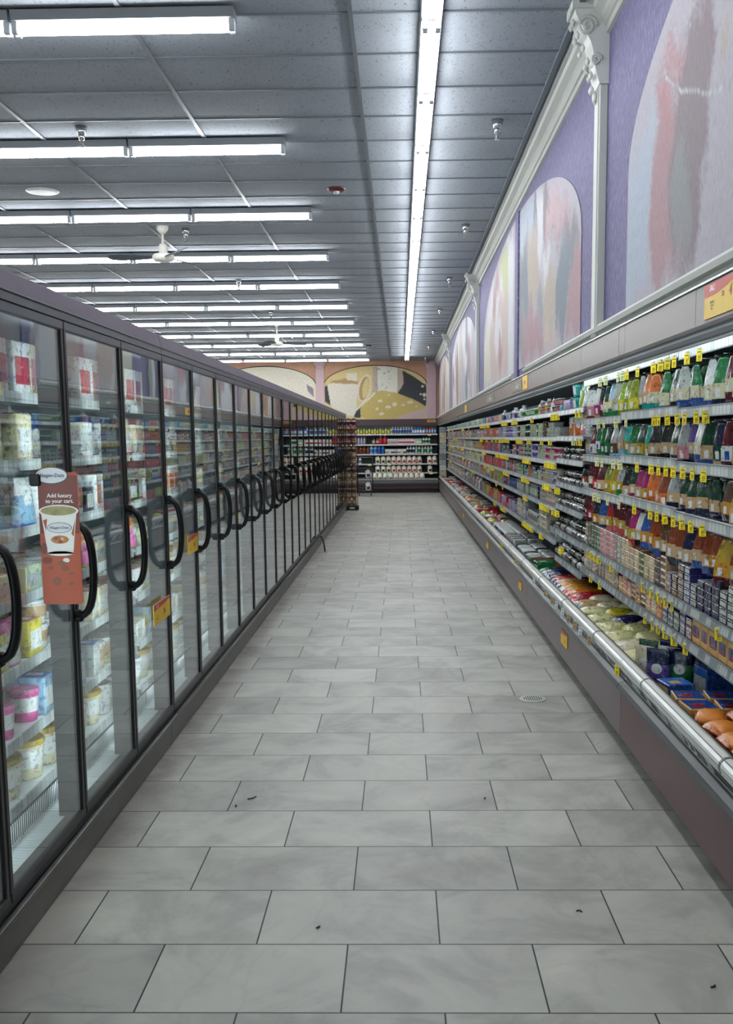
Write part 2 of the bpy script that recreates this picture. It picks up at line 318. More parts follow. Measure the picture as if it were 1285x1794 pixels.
def solo(name, mb, org, label=None, cat=None, group=None, kind=None):
    o = bpy.data.objects.new(name, mb.mesh(name, org)); C.objects.link(o); o.location = org
    return props(o, label, cat, group, kind)
def tree(o, loc, label=None, group=None, rot=None):
    """copy a thing with its parts"""
    c = o.copy(); C.objects.link(c); c.location = loc
    if rot is not None: c.rotation_euler = rot
    if label: c['label'] = label
    if group: c['group'] = group
    for ch in o.children:
        d = ch.copy(); C.objects.link(d); d.parent = c
        for g in ch.children:
            e = g.copy(); C.objects.link(e); e.parent = d
    return c
_tx = {}
def text_mb(txt, size, m, org, face='-y', depth=.0006, align='CENTER'):
    """flat lettering as mesh; org = world position of the baseline centre; face = direction it faces"""
    k = (txt, align)
    if k not in _tx:
        cu = bpy.data.curves.new('t', 'FONT'); cu.body = txt; cu.align_x = align; cu.extrude = .5*depth/size if False else .004; cu.resolution_u = 2; cu.offset = .018
        ob = bpy.data.objects.new('t', cu); C.objects.link(ob); dg = bpy.context.evaluated_depsgraph_get()
        me = bpy.data.meshes.new_from_object(ob.evaluated_get(dg)); _tx[k] = ([v.co[:] for v in me.vertices], [tuple(p.vertices) for p in me.polygons])
        bpy.data.objects.remove(ob)
    vs, fs = _tx[k]; q = []
    for x, y, z in vs:
        x, y, z = x*size, y*size, z*size
        q.append({'-y': (org[0]+x, org[1]-z, org[2]+y), '-x': (org[0]-z, org[1]-x, org[2]+y), '+x': (org[0]+z, org[1]+x, org[2]+y)}[face])
    mb = MB(); mb.add(q, fs, m); return mb
ONES = ['', 'first', 'second', 'third', 'fourth', 'fifth', 'sixth', 'seventh', 'eighth', 'ninth', 'tenth', 'eleventh', 'twelfth', 'thirteenth', 'fourteenth', 'fifteenth', 'sixteenth', 'seventeenth', 'eighteenth', 'nineteenth']
TENS = {2: 'twent', 3: 'thirt', 4: 'fort', 5: 'fift', 6: 'sixt', 7: 'sevent', 8: 'eight', 9: 'ninet'}
def ordn(n):
    if n < 20: return ONES[n]
    if n >= 100: return 'hundred and '+ordn(n-100) if n > 100 else 'hundredth'
    t, u = divmod(n, 10)
    return TENS[t]+('ieth' if u == 0 else 'y-'+ONES[u])
R = random.Random(7)
# ================================================================ the room
XW = 1.12            # face of the painted soffit over the wall cooler
YE = 31.7            # face of the painted end wall above the milk case
ZC = 3.93
def struct(name, mb, org=(0, 0, 0)): return solo(name, mb, org, kind='structure')
struct('floor', MB().box(-8, 2.3, -3, 33, -.05, 0, 'floor_tile'))
struct('ceiling', MB().box(-8, 1.25, -3, 32.6, ZC, ZC+.05, 'ceiling_tile'))
struct('wall_right', MB().box(XW, XW+.1, -3, YE, 2.2, ZC, 'purple_wall_paint').box(XW+.1, 2.2, -3, 32.6, 2.2, 2.26, 'dark_case').box(2.12, 2.2, -3, 32.6, 0, 2.2, 'dark_case'))
struct('wall_end', MB().box(-8, XW, YE, YE+.1, 2.2, ZC, 'end_wall_paint').box(-8, XW+.1, YE+.1, 32.6, 2.2, 2.26, 'dark_case').box(-8, 2.2, 32.52, 32.6, 0, 2.2, 'dark_case'))
struct('wall_left', MB().box(-8.1, -8, -3, 32.6, 0, ZC, 'back_wall_paint'))
struct('wall_back', MB().box(-8, 2.2, -3.1, -3, 0, ZC, 'back_wall_paint'))
g = MB()
for j in range(-6, 2):
    x = -.2597+1.22*j
    if x > .96: continue
    g.box(x-.013, x+.013, -3, YE, ZC-.012, ZC-.0005, 'tee')
for i in range(-14, 43):
    y = 5.9525+.61*i
    g.box(-8, .97, y-.008, y+.008, ZC-.009, ZC-.0005, 'tee_dark' if i % 4 == 0 else 'tee')
g.box(.955, .985, -3, YE, ZC-.02, ZC-.0005, 'tee_dark')
struct('trim_1', g)
# crown moulding along the soffit
cr = [(XW, ZC-.17), (XW-.018, ZC-.165), (XW-.02, ZC-.13), (XW-.03, ZC-.125), (XW-.045, ZC-.10), (XW-.05, ZC-.075), (XW-.085, ZC-.05), (XW-.095, ZC-.028), (XW-.115, ZC-.024), (XW-.118, ZC-.001), (XW, ZC-.001)]
struct('trim_2', MB().prism(cr, 'y', -3, YE, 'molding'))
# mural base moulding: continuous apart from the missing length under the second arch
bmld = [(XW, 2.19), (XW-.03, 2.19), (XW-.035, 2.205), (XW-.055, 2.21), (XW-.06, 2.232), (XW-.04, 2.238), (XW-.035, 2.255), (XW-.012, 2.262), (XW, 2.262)]
for n, (a, b) in enumerate(((-3, 9.25), (10.35, YE))):
    struct('trim_%d' % (3+n), MB().prism(bmld, 'y', a, b, 'molding'))
# pilasters with scroll corbels
def pilaster(y, label):
    r = empty('pilaster', (XW, y, 2.19), label, 'pilaster', 'plaster pilasters between the painted arches')
    part('shaft', MB().cbox(XW-.045, XW, y-.075, y+.075, 2.19, ZC-.3, 'molding').box(XW-.05, XW-.045, y-.05, y+.05, 2.2, ZC-.32, 'molding'), r)
    pr = []
    for k in range(13):
        t = k/12; pr.append((XW-.05-.13*math.sin(t*1.5)**2-.012*math.sin(t*9), ZC-.42+.42*t))
    pr = [(XW, ZC-.42)]+pr+[(XW, ZC-.001)]
    c = part('corbel', MB().prism(pr, 'y', y-.085, y+.085, 'plaster').box(XW-.2, XW, y-.1, y+.1, ZC-.045, ZC-.001, 'plaster'), r)
    for sd in (-1, 1):
        for (cz, cx, R0) in ((ZC-.13, XW-.12, .055), (ZC-.30, XW-.07, .03)):
            pts = [(cx+R0*(1-k/22)*math.cos(k*.62), y+sd*.088, cz+R0*(1-k/22)*math.sin(k*.62)) for k in range(20)]
            part('scroll', MB().tube(pts, .008, 6, 'plaster'), c)
    for k in range(7):
        t = k/6; x = XW-.06-.12*math.sin(t*1.5)**2-.02
        for sd in (-1, 1):
            lf = MB().lathe([(.001, -.022), (.018, -.01), (.022, .004), (.001, .024)], 6, 'plaster', (x, y+sd*(.015+.035*math.sin(t*3.1)), ZC-.43+.40*t), sx=.6)
            part('leaf_curl', lf, c)
    lf = MB().lathe([(.001, -.05), (.02, -.02), (.02, .01), (.001, .03)], 8, 'plaster', (XW-.06, y, ZC-.46), sx=.7)
    part('acanthus_leaf', lf, c)
pilaster(5.93, 'grey plaster pilaster with scroll corbel nearest the camera on purple wall')
pilaster(15.1, 'grey plaster pilaster with scroll corbel, second from the camera')
pilaster(23.6, 'grey plaster pilaster with scroll corbel nearest the milk case')
pilaster(-2.7, 'grey plaster pilaster with scroll corbel behind the camera')
A1=[('m_ltblue',[(5.26,2.91),(4.78,3.09),(4.72,2.99),(4.81,2.89),(4.83,2.73),(4.83,2.4),(4.88,2.27),(5.27,2.29),(5.28,2.69)]),
('m_mauve',[(3.96,3.19),(3.9,3.08),(3.87,2.96),(3.93,2.87),(3.94,2.76),(4.0,2.64),(4.04,2.51),(4.08,2.39),(4.11,2.29),(4.39,2.27),(4.5,2.62),(4.46,2.87),(4.41,3.0),(4.37,3.11),(4.3,3.18),(4.16,3.23),(4.04,3.22)]),
('m_red',[(4.41,3.25),(4.3,3.17),(4.37,3.11),(4.48,3.1),(4.66,3.15),(4.52,3.21)]),
('m_rose',[(4.67,3.15),(4.41,2.99),(4.45,2.85),(4.47,2.72),(4.49,2.61),(4.4,2.33),(4.14,2.27),(4.72,2.28),(4.77,2.47),(4.85,2.69),(4.69,2.97),(4.78,3.07)]),
('m_tan',[(3.8,3.12),(3.71,3.09),(3.71,3.01),(3.75,2.96),(3.83,3.05)]),
('m_grey',[(4.47,2.72),(4.28,2.82),(4.14,2.57),(4.17,2.37),(4.34,2.32),(4.42,2.48)]),
('m_red',[(4.76,3.06),(4.6,3.11),(4.47,3.01),(4.55,2.94),(4.72,3.0)]),
('m_white',[(4.65,3.18),(4.57,3.12),(4.48,3.07),(4.32,2.99),(4.18,2.94),(4.03,2.89),(3.93,2.86),(3.79,2.83),(3.68,2.81),(3.68,2.82),(3.79,2.84),(3.93,2.87),(4.03,2.9),(4.18,2.95),(4.33,3.0),(4.48,3.08),(4.58,3.13)])]
A2=[('m_white',[(10.53,3.68),(11.2,3.67),(12.19,3.52),(13.02,3.38),(13.66,3.13),(14.12,2.8),(14.14,2.3),(10.48,2.21)]),
('m_yelgreen',[(11.26,3.64),(11.0,3.5),(11.03,3.11),(11.3,3.14),(12.04,3.5),(11.89,3.6)]),
('m_rose',[(12.19,3.52),(11.88,3.38),(12.33,3.23),(12.56,3.0),(12.91,3.14),(12.67,3.42)]),
('m_peach',[(12.02,3.23),(10.97,3.11),(10.98,2.28),(12.96,2.31),(13.32,2.89),(12.82,3.02),(12.16,3.08)]),
('m_cream',[(13.66,3.13),(13.32,2.89),(13.14,2.32),(14.09,2.3),(14.07,2.8)]),
('m_white',[(12.32,3.09),(11.7,2.88),(11.82,2.47),(12.63,2.68)]),
('m_red',[(11.92,2.82),(11.54,2.56),(11.82,2.39),(12.13,2.5)]),
('m_ltblue',[(10.14,3.71),(9.09,3.65),(8.76,3.61),(8.98,3.4),(9.33,3.38),(10.0,3.28),(10.14,3.3)]),
('m_grey',[(10.14,3.3),(9.33,3.38),(9.05,3.12),(8.7,2.86),(9.02,2.73),(9.56,2.74),(9.68,2.29),(9.83,2.29),(10.12,2.94)]),
('m_slate',[(8.88,3.63),(8.76,3.6),(8.74,3.35),(8.9,3.35),(9.0,3.39)]),
('m_white',[(8.76,3.61),(8.41,3.54),(8.36,2.95),(8.59,2.99),(8.74,3.35)]),
('m_mauve',[(8.41,3.54),(7.89,3.42),(7.34,3.27),(6.91,3.08),(6.68,2.96),(6.9,2.96),(7.1,2.95),(7.67,3.02),(7.99,3.09),(8.34,3.06)]),
('m_pink',[(7.96,3.43),(7.34,3.26),(6.93,3.08),(7.27,3.04),(7.74,3.08),(8.27,3.15),(8.15,3.35)]),
('m_slate',[(6.95,2.98),(6.68,2.93),(6.74,2.82),(7.03,2.71),(7.17,2.56),(7.26,2.32),(7.61,2.35),(7.69,2.59),(7.59,2.84),(7.37,2.93)]),
('m_rose',[(6.63,2.89),(6.55,2.29),(6.62,2.27),(7.2,2.28),(7.17,2.52),(6.98,2.74),(6.74,2.85)]),
('m_tan',[(9.07,3.39),(8.73,3.27),(8.54,2.84),(8.32,2.81),(8.11,2.87),(7.66,2.87),(7.64,2.62),(7.81,2.42),(8.22,2.46),(8.37,2.57),(8.85,2.78),(9.2,2.77),(9.39,3.02),(9.37,3.32)]),
('m_white',[(8.1,3.11),(7.92,3.01),(8.11,2.87),(8.32,2.81),(8.34,3.06)]),
('m_slate',[(9.6,3.23),(9.36,3.13),(9.24,2.79),(9.56,2.74),(9.93,2.98),(9.89,3.17)]),
('m_blue',[(8.69,2.78),(8.31,2.71),(8.37,2.54),(8.69,2.7)]),
('m_rose',[(9.11,2.74),(8.68,2.64),(8.29,2.48),(8.06,2.3),(8.2,2.29),(9.68,2.29),(9.6,2.6),(9.52,2.73)]),
('m_peach',[(8.29,2.48),(7.81,2.43),(7.37,2.29),(8.2,2.29)])]
EN=[('m_navy',[(-2.29,3.2),(-2.21,3.23),(-2.12,2.63),(-2.29,2.73)]),
('m_coffee',[(-2.09,3.34),(-1.64,3.43),(-1.29,3.35),(-1.28,3.24),(-2.14,3.28)]),
('m_mug',[(-2.21,3.23),(-2.14,3.29),(-1.32,3.25),(-1.27,3.24),(-1.35,2.46),(-1.43,2.3),(-1.95,2.37),(-2.12,2.66)]),
('m_cream',[(-1.62,3.57),(-1.3,3.58),(-1.32,3.33),(-1.61,3.38)]),
('m_tan',[(-0.84,3.77),(-0.69,3.77),(-0.7,3.03),(-0.75,3.0),(-0.84,2.96)]),
('m_floral',[(-0.69,3.77),(-0.09,3.75),(-0.11,2.94),(-0.56,3.07),(-0.7,3.03)]),
('m_cream',[(-0.9,3.08),(-0.93,2.96),(-0.98,2.86),(-1.04,2.78),(-1.11,2.73),(-1.17,2.72),(-1.23,2.75),(-1.27,2.82),(-1.29,2.92),(-1.29,3.04),(-1.27,3.17),(-1.24,3.29),(-1.19,3.39),(-1.12,3.47),(-1.06,3.52),(-1.0,3.53),(-0.94,3.5),(-0.9,3.43),(-0.88,3.33),(-0.88,3.21),(-0.9,3.08)]),
('m_coffee',[(-0.94,3.09),(-0.97,2.98),(-1.02,2.88),(-1.07,2.81),(-1.12,2.77),(-1.17,2.76),(-1.21,2.79),(-1.25,2.85),(-1.26,2.94),(-1.26,3.04),(-1.24,3.15),(-1.21,3.26),(-1.17,3.35),(-1.12,3.42),(-1.07,3.47),(-1.02,3.47),(-0.97,3.45),(-0.94,3.39),(-0.93,3.3),(-0.93,3.2),(-0.94,3.09)]),
('m_yellow',[(-0.92,3.12),(-0.95,3.02),(-0.98,2.94),(-1.02,2.88),(-1.06,2.84),(-1.1,2.83),(-1.14,2.85),(-1.16,2.9),(-1.17,2.98),(-1.16,3.07),(-1.15,3.16),(-1.12,3.26),(-1.09,3.34),(-1.05,3.4),(-1.01,3.44),(-0.97,3.45),(-0.94,3.43),(-0.92,3.38),(-0.91,3.3),(-0.91,3.21),(-0.92,3.12)]),
('m_tan',[(-0.09,3.73),(0.06,3.64),(0.09,3.27),(-0.09,2.96)]),
('m_navy',[(-0.09,2.96),(0.09,3.27),(0.06,3.64),(0.38,3.47),(0.77,3.2),(0.76,2.57),(0.37,2.79)]),
('m_navy',[(-1.35,2.46),(-1.2,2.59),(-1.22,2.24),(-1.43,2.27)]),
('m_cheese',[(-1.22,2.33),(-1.22,2.52),(-0.75,3.0),(-0.56,3.07),(-0.07,2.96),(0.37,2.79),(0.76,2.57),(0.76,2.31),(0.63,2.19),(-1.08,2.21)]),
('m_peach',[(-0.21,2.2),(0.28,2.41),(0.76,2.54),(0.76,2.31),(0.63,2.19)]),
('m_cream',[(-1.33,2.54),(-0.78,3.01),(-0.76,2.96),(-1.33,2.46)]),
('m_cream',[(-0.55,2.74),(-0.56,2.71),(-0.6,2.7),(-0.65,2.7),(-0.69,2.71),(-0.7,2.74),(-0.68,2.77),(-0.65,2.78),(-0.6,2.78),(-0.56,2.77)]),
('m_cream',[(-0.29,2.56),(-0.31,2.54),(-0.35,2.52),(-0.41,2.52),(-0.46,2.54),(-0.47,2.56),(-0.46,2.59),(-0.41,2.61),(-0.35,2.61),(-0.31,2.59)]),
('m_cream',[(-0.12,2.64),(-0.13,2.6),(-0.17,2.58),(-0.21,2.58),(-0.25,2.6),(-0.26,2.64),(-0.25,2.68),(-0.21,2.7),(-0.17,2.7),(-0.13,2.68)]),
('m_cream',[(0.37,2.7),(0.35,2.67),(0.3,2.66),(0.25,2.66),(0.2,2.67),(0.19,2.7),(0.2,2.73),(0.25,2.74),(0.3,2.74),(0.35,2.73)]),
('m_cream',[(0.13,2.61),(0.12,2.6),(0.09,2.59),(0.05,2.59),(0.01,2.6),(0.0,2.61),(0.02,2.63),(0.05,2.64),(0.09,2.64),(0.12,2.63)]),
('m_cream',[(-0.67,2.52),(-0.68,2.5),(-0.7,2.48),(-0.74,2.48),(-0.76,2.5),(-0.77,2.52),(-0.76,2.54),(-0.74,2.56),(-0.7,2.56),(-0.68,2.54)]),
('m_cream',[(-0.49,2.36),(-0.51,2.34),(-0.55,2.32),(-0.6,2.32),(-0.65,2.34),(-0.66,2.36),(-0.65,2.38),(-0.6,2.4),(-0.55,2.4),(-0.51,2.38)]),
('m_cream',[(0.51,2.57),(0.51,2.56),(0.48,2.55),(0.46,2.55),(0.43,2.56),(0.42,2.57),(0.43,2.58),(0.46,2.59),(0.48,2.59),(0.51,2.58)]),
('m_cream',[(-0.31,2.93),(-0.32,2.92),(-0.35,2.91),(-0.38,2.91),(-0.41,2.92),(-0.41,2.93),(-0.41,2.94),(-0.38,2.95),(-0.35,2.95),(-0.32,2.94)]),
('m_cream',[(0.7,3.17),(0.68,3.14),(0.66,3.13),(0.63,3.14),(0.62,3.17),(0.63,3.2),(0.66,3.21),(0.69,3.2)]),
('m_cream',[(0.77,2.92),(0.75,2.88),(0.71,2.86),(0.67,2.88),(0.65,2.92),(0.67,2.96),(0.71,2.97),(0.75,2.96)]),
('m_cream',[(0.63,2.93),(0.62,2.91),(0.6,2.91),(0.58,2.91),(0.57,2.93),(0.58,2.95),(0.6,2.96),(0.62,2.95)]),
('m_cream',[(0.74,2.79),(0.73,2.77),(0.71,2.76),(0.69,2.77),(0.68,2.79),(0.69,2.81),(0.71,2.82),(0.73,2.81)])]
EL=[('m_mug',[(-4.0,3.54),(-3.72,3.69),(-3.26,3.63),(-2.86,3.28),(-2.84,3.08),(-2.66,2.85),(-2.97,2.85),(-3.52,3.24),(-3.93,3.42)]),
('m_cream',[(-4.58,3.75),(-4.17,3.78),(-3.97,3.59),(-4.0,3.54),(-4.28,3.6)]),
('m_mauve',[(-2.83,3.28),(-2.63,3.13),(-2.64,2.88),(-2.81,3.08)])]

def arch_pts(c, hw, z0, zs, rise, n=28):
    return [(c-hw, z0)]+[(c-hw*math.cos(math.pi*k/n), zs+rise*math.sin(math.pi*k/n)) for k in range(n+1)]+[(c+hw, z0)]
def inside(p, c, hw, zs, rise):
    y, z = p
    if z <= zs: return abs(y-c) <= hw
    return ((y-c)/hw)**2+((z-zs)/rise)**2 <= 1.0
import numpy as np
def paint(Y, Z, base, patches, seed, soft=.05):
    """colour of every painted point; patch edges wander like brush strokes"""
    rs = np.random.RandomState(seed); out = np.zeros((Y.size, 3))
    J = 7
    for j in range(J):
        def wob(a, b, f):
            return sum(np.sin(a*f*k+b*f*k*.4*(1 if k % 2 else -1)+p) / k for k, p in zip((1, 2, 3, 5), rs.uniform(0, 6, 4)))
        rs = np.random.RandomState(seed); y = Y+soft*.5*wob(Z, Y, 9); z = Z+soft*wob(Y, Z, 11)
        rs2 = np.random.RandomState(seed*31+j); y = y+rs2.normal(0, soft*.28, Y.size); z = z+rs2.normal(0, soft*1.1, Y.size)
        col = np.tile(np.array(hexc(PAINT[base])), (Y.size, 1))
        for m, P in patches:
            ins = np.zeros(Y.size, bool); n = len(P)
            for i in range(n):
                (y0, z0), (y1, z1) = P[i], P[(i+1) % n]
                if z0 == z1: continue
                c_ = ((z0 > z) != (z1 > z)) & (y < (y1-y0)*(z-z0)/(z1-z0)+y0); ins ^= c_
            col[ins] = hexc(PAINT[m])
        out += col/J
    return out
A1[-1] = (A1[-1][0], [(y, z+(.012 if i < 9 else -.012)) for i, (y, z) in enumerate(A1[-1][1])])
def mural_surface(axis, pos, c, hw, patches, label, base, zs, rise, z0, step, seed, soft, group=None, lim=None, gain=1.0):
    a0, a1 = c-hw, c+hw
    if lim: a0, a1 = max(a0, lim[0]), min(a1, lim[1])
    nu = max(2, int((a1-a0)/step)); nv = max(2, int((zs+rise-z0)/step)); vs = []; U = []; Zs = []
    for i in range(nu+1):
        u = a0+(a1-a0)*i/nu; top = zs+rise*math.sqrt(max(0, 1-((u-c)/hw)**2))
        for j in range(nv+1):
            z = z0+(top-z0)*j/nv; U.append(u); Zs.append(z); vs.append((pos, u, z) if axis == 'x' else (u, pos, z))
    col = paint(np.array(U), np.array(Zs), base, [p for p in patches if p is not A1[-1]], seed, soft)
    if A1[-1] in patches:
        c2 = paint(np.array(U), np.array(Zs), 'm_navy', [A1[-1]], seed, .004); f_ = np.clip((c2-np.array(hexc(PAINT['m_navy'])))/(np.array(hexc(PAINT['m_white']))-np.array(hexc(PAINT['m_navy']))), 0, 1); col = col*(1-f_)+c2*f_
    fs = [(i*(nv+1)+j, (i+1)*(nv+1)+j, (i+1)*(nv+1)+j+1, i*(nv+1)+j+1) for i in range(nu) for j in range(nv)]
    nf = len(vs); back = [((pos+.004, v[1], v[2]) if axis == 'x' else (v[0], pos+.004, v[2])) for v in vs]
    ring = [i*(nv+1) for i in range(nu+1)]+[nu*(nv+1)+j for j in range(1, nv+1)]+[i*(nv+1)+nv for i in range(nu-1, -1, -1)]+[j for j in range(nv-1, 0, -1)]
    allv = vs+[back[k] for k in ring]; n = len(ring)
    fs += [(ring[k], ring[(k+1) % n], nf+(k+1) % n, nf+k) for k in range(n)]
    org = (pos, c, z0) if axis == 'x' else (c, pos, z0)
    me = bpy.data.meshes.new('mural'); me.from_pydata([(x-org[0], y-org[1], z-org[2]) for x, y, z in allv], [], fs)
    at = me.color_attributes.new('paint', 'FLOAT_COLOR', 'POINT')
    buf = np.ones((len(allv), 4)); buf[:nf, :3] = col*gain; buf[nf:, :3] = hexc(PAINT[base]); at.data.foreach_set('color', buf.ravel())
    me.materials.append(M['mural_paint']); o = bpy.data.objects.new('mural', me); C.objects.link(o); o.location = org
    return props(o, label, 'mural', group)
def mural(c, hw, patches, label, base='m_lilac', step=.035, seed=1, lim=None):
    return mural_surface('x', XW-.006, c, hw, patches, label, base, 2.9, .81, 2.27, step, seed, .05, 'arched wall paintings on the purple soffit', lim)
def far_patches(c, hw, seed, split):
    r = random.Random(seed); P = []; n = 15
    cols = ['m_white', 'm_cream', 'm_peach', 'm_rose', 'm_white', 'm_grey', 'm_tan', 'm_lilac', 'm_mauve', 'm_pink', 'm_yelgreen', 'm_orange' if seed == 4 else 'm_slate']
    for k in range(n):
        y = c-hw+2*hw*(k+.5)/n+r.uniform(-.15, .15); zb = r.uniform(2.2, 2.9) if k % 2 else 2.2; zt = r.uniform(2.9, 3.8); w_ = r.uniform(.25, .6)
        P.append((r.choice(cols), [(y-w_*.7, zb), (y+w_*.5, zb), (y+w_, (zb+zt)/2), (y+w_*.3, zt), (y-w_*.3, zt+.1), (y-w_, zb+.6*(zt-zb))]))
    if split: P.append(('m_lilac', [(c-.12, 2.2), (c+.12, 2.2), (c+.12, 3.9), (c-.12, 3.9)]))
    return P
mural(1.53, 3.75, far_patches(-.5, 1.7, 9, 0)+A1, 'large arched painting of a glass rim over red and pale blue, nearest the camera', 'm_lilac', .02, 2)
mural(10.37, 3.76, A2, 'arched painting with yellow-green leaf and rose shapes between first two pilasters', 'm_lilac', .025, 3)
mural(19.35, 3.76, far_patches(19.35, 3.7, 3, 1), 'arched painting in cream, peach and brown streaks between second and third pilasters', 'm_white', .05, 4)
mural(27.6, 3.5, far_patches(27.6, 3.4, 4, 1), 'arched painting with orange streak beside the corner by the milk case', 'm_peach', .05, 5)
# the purple bar that divides the second arch
solo('mullion_strip', MB().box(XW-.022, XW, 9.98, 10.22, 2.19, 3.72, 'purple_wall_paint'), (XW, 10.1, 2.19), 'narrow purple divider down the middle of the second arched painting', 'divider')
# end wall paintings
def mural_end(c, hw, patches, label, base, zs=3.19, rise=.60, z0=2.2):
    ol = MB().prism([p for p in arch_pts(c, hw+.025, z0, zs, rise+.025)]+[p for p in reversed(arch_pts(c, hw, z0, zs, rise))], 'y', YE-.009, YE-.0005, 'm_navy')
    o = mural_surface('y', YE-.006, c, hw, patches, label, base, zs, rise, z0, .022, 7, .006, gain=1.45)
    part('painted_outline', ol, o); return o
sprigs = []
rr = random.Random(5)
for k in range(26):
    x = rr.uniform(-.78, -.28); z = rr.uniform(3.05, 3.7); a = rr.uniform(0, 3.1); l = rr.uniform(.03, .08)
    dx, dz = l*math.cos(a), l*math.sin(a); sprigs.append(('m_slate', [(x, z), (x+dx*.5-dz*.25, z+dz*.5+dx*.25), (x+dx, z+dz), (x+dx*.5+dz*.25, z+dz*.5-dx*.25)]))
k9 = [i for i, t in enumerate(EN) if t[0] == 'm_floral'][0]
mural_end(-.77, 1.55, EN[:k9+1]+sprigs+EN[k9+1:], 'painting of a milk mug and yellow cheese wedge', 'm_yellow')
mural_end(-4.1, 1.55, EL, 'painting of splashing milk left of the mug, partly behind the freezers', 'm_cream')
for x, lb in ((.92, 'pink painted pillar in the corner beside the purple wall'), (-2.43, 'pink painted pillar between the mug and milk-splash paintings'), (-5.77, 'pink painted pillar at the far left of the end wall')):
    r = empty('pillar', (x, YE, 2.2), lb, 'pillar', 'pink pillars on the end wall')
    hw = .125 if x < 0 else .14
    part('shaft', MB().cbox(x-hw, x+hw, YE-.05, YE, 2.2, 3.72, 'pillar_paint'), r)
    part('capital', MB().lathe([(hw, 3.70), (hw+.02, 3.73), (hw, 3.76), (hw+.03, 3.80), (hw+.07, 3.86), (hw+.07, 3.9), (hw+.05, ZC-.005)], 20, 'pillar_paint', (x, YE-.02, 0), sy=.5), r)
# ================================================================ ceiling lamps
def lamp_row_fixture(x1, y):
    # one four-foot fixture across the room, right end at x1
    z = 3.83; x0 = x1-1.19
    r = empty('ceiling_lamp', ((x0+x1)/2, y, ZC-.002), 'x', 'lamp')
    part('housing', MB().prism([(y-.06, ZC-.013), (y-.055, z+.035), (y+.055, z+.035), (y+.06, ZC-.013)], 'x', x0, x1, 'fixture_white'), r)
    for d in (-.028, .028):
        part('tube', MB().lathe([(.015, x0+.035), (.015, x1-.035)], 10, 'tube_light', (0, y+d, z), axis='x', smooth=True), r)
    for xx in (x0, x1-.03):
        for d in (-.028, .028): part('socket', MB().cbox(xx, xx+.03, y+d-.014, y+d+.014, z-.026, z+.036, 'socket', .003), r)
    return r
LP = None
rown = 0
for k in range(-1, 11):
    y = 5.868+2.413*k; rown += 1
    for j in range(5):
        x1 = -.872-1.205*j
        if LP is None: LP = lamp_row_fixture(x1, y); o = LP
        else: o = tree(LP, (x1-.595, y, ZC-.002))
        o['label'] = '%s lamp from the right in the %s crosswise row from the camera' % (['first', 'second', 'third', 'fourth', 'fifth'][j], ordn(rown)); o['group'] = 'crosswise fluorescent ceiling lamps'
z = 3.83
def strip_fixture(y0):
    x = .178; y1 = y0+1.19
    r = empty('ceiling_lamp', (x, (y0+y1)/2, ZC-.002), 'x', 'lamp')
    part('housing', MB().prism([(x-.062, ZC-.013), (x-.055, z+.03), (x+.055, z+.03), (x+.062, ZC-.013)], 'y', y0, y1, 'fixture_white'), r)
    for d in (-.034, .034):
        part('tube', MB().lathe([(.015, y0+.035), (.015, y1-.035)], 10, 'tube_light', (x+d, 0, z), axis='y'), r)
    for yy in (y0, y1-.03):
        for d in (-.034, .034): part('socket', MB().cbox(x+d-.014, x+d+.014, yy, yy+.03, z-.026, z+.031, 'socket', .003), r)
    return r
SP = None
for k in range(24):
    y0 = 5.9-1.203*4+1.203*k
    if SP is None: SP = strip_fixture(y0); o = SP; yb = y0
    else: o = tree(SP, (.178, y0+.595, ZC-.002))
    o['label'] = '%s lamp from the camera in the long lengthwise strip over the aisle' % ordn(k+1); o['group'] = 'lengthwise fluorescent strip lamps'
# ---------------------------------------------------------------- things on the ceiling
def sprinkler(x, y):
    r = empty('sprinkler', (x, y, ZC), 'x', 'sprinkler')
    part('escutcheon', MB().lathe([(.026, -.06), (.03, -.055), (.045, -.002), (.03, 0)], 16, 'chrome', (x, y, ZC)), r)
    part('nozzle', MB().lathe([(.004, -.135), (.009, -.13), (.009, -.1), (.02, -.095), (.022, -.07), (.022, -.055)], 12, 'chrome', (x, y, ZC)), r)
    part('deflector', MB().lathe([(.022, -.14), (.022, -.136)], 14, 'chrome', (x, y, ZC)), r)
    return r
SK = None
for row, (x, ys) in enumerate(((.715, [7.92+3.72*k for k in range(-1, 7)]), (-2.33, [7.93+3.72*k for k in range(0, 6)]))):
    for n, y in enumerate(ys):
        if SK is None: SK = sprinkler(x, y); o = SK
        else: o = tree(SK, (x, y, ZC))
        o['label'] = '%s chrome sprinkler head from the camera in the row %s' % (ordn(n+1), 'beside the purple wall' if row == 0 else 'over the freezers'); o['group'] = 'sprinkler heads on the ceiling'
for x, y, mt, lb in ((-.58, 9.94, 'red_plastic', 'dark red smoke detector on the ceiling left of the lamp strip'), (-.8, 26.3, 'char', 'dark smoke detector on the ceiling near the end wall')):
    r = empty('smoke_detector', (x, y, ZC), lb, 'smoke detector')
    part('base', MB().lathe([(.05, -.03), (.075, -.022), (.085, -.006), (.085, 0)], 24, mt, (x, y, ZC)), r)
    part('lens', MB().lathe([(.006, -.055), (.024, -.045), (.03, -.03), (.03, -.028)], 16, 'lid_clear', (x, y, ZC)), r)
solo('ceiling_speaker', MB().lathe([(.11, -.012), (.14, -.008), (.15, -.001), (.15, 0)], 32, 'white_enamel', (-3.29, 9.89, ZC)), (-3.29, 9.89, ZC), 'round flat white speaker cover in the ceiling at the left', 'speaker')
r = empty('security_camera', (.784, 31.55, ZC), 'small pale dome camera in the ceiling corner above the pink pillar', 'camera')
part('mount', MB().lathe([(.07, -.03), (.08, 0)], 20, 'fixture_white', (.784, 31.55, ZC)), r)
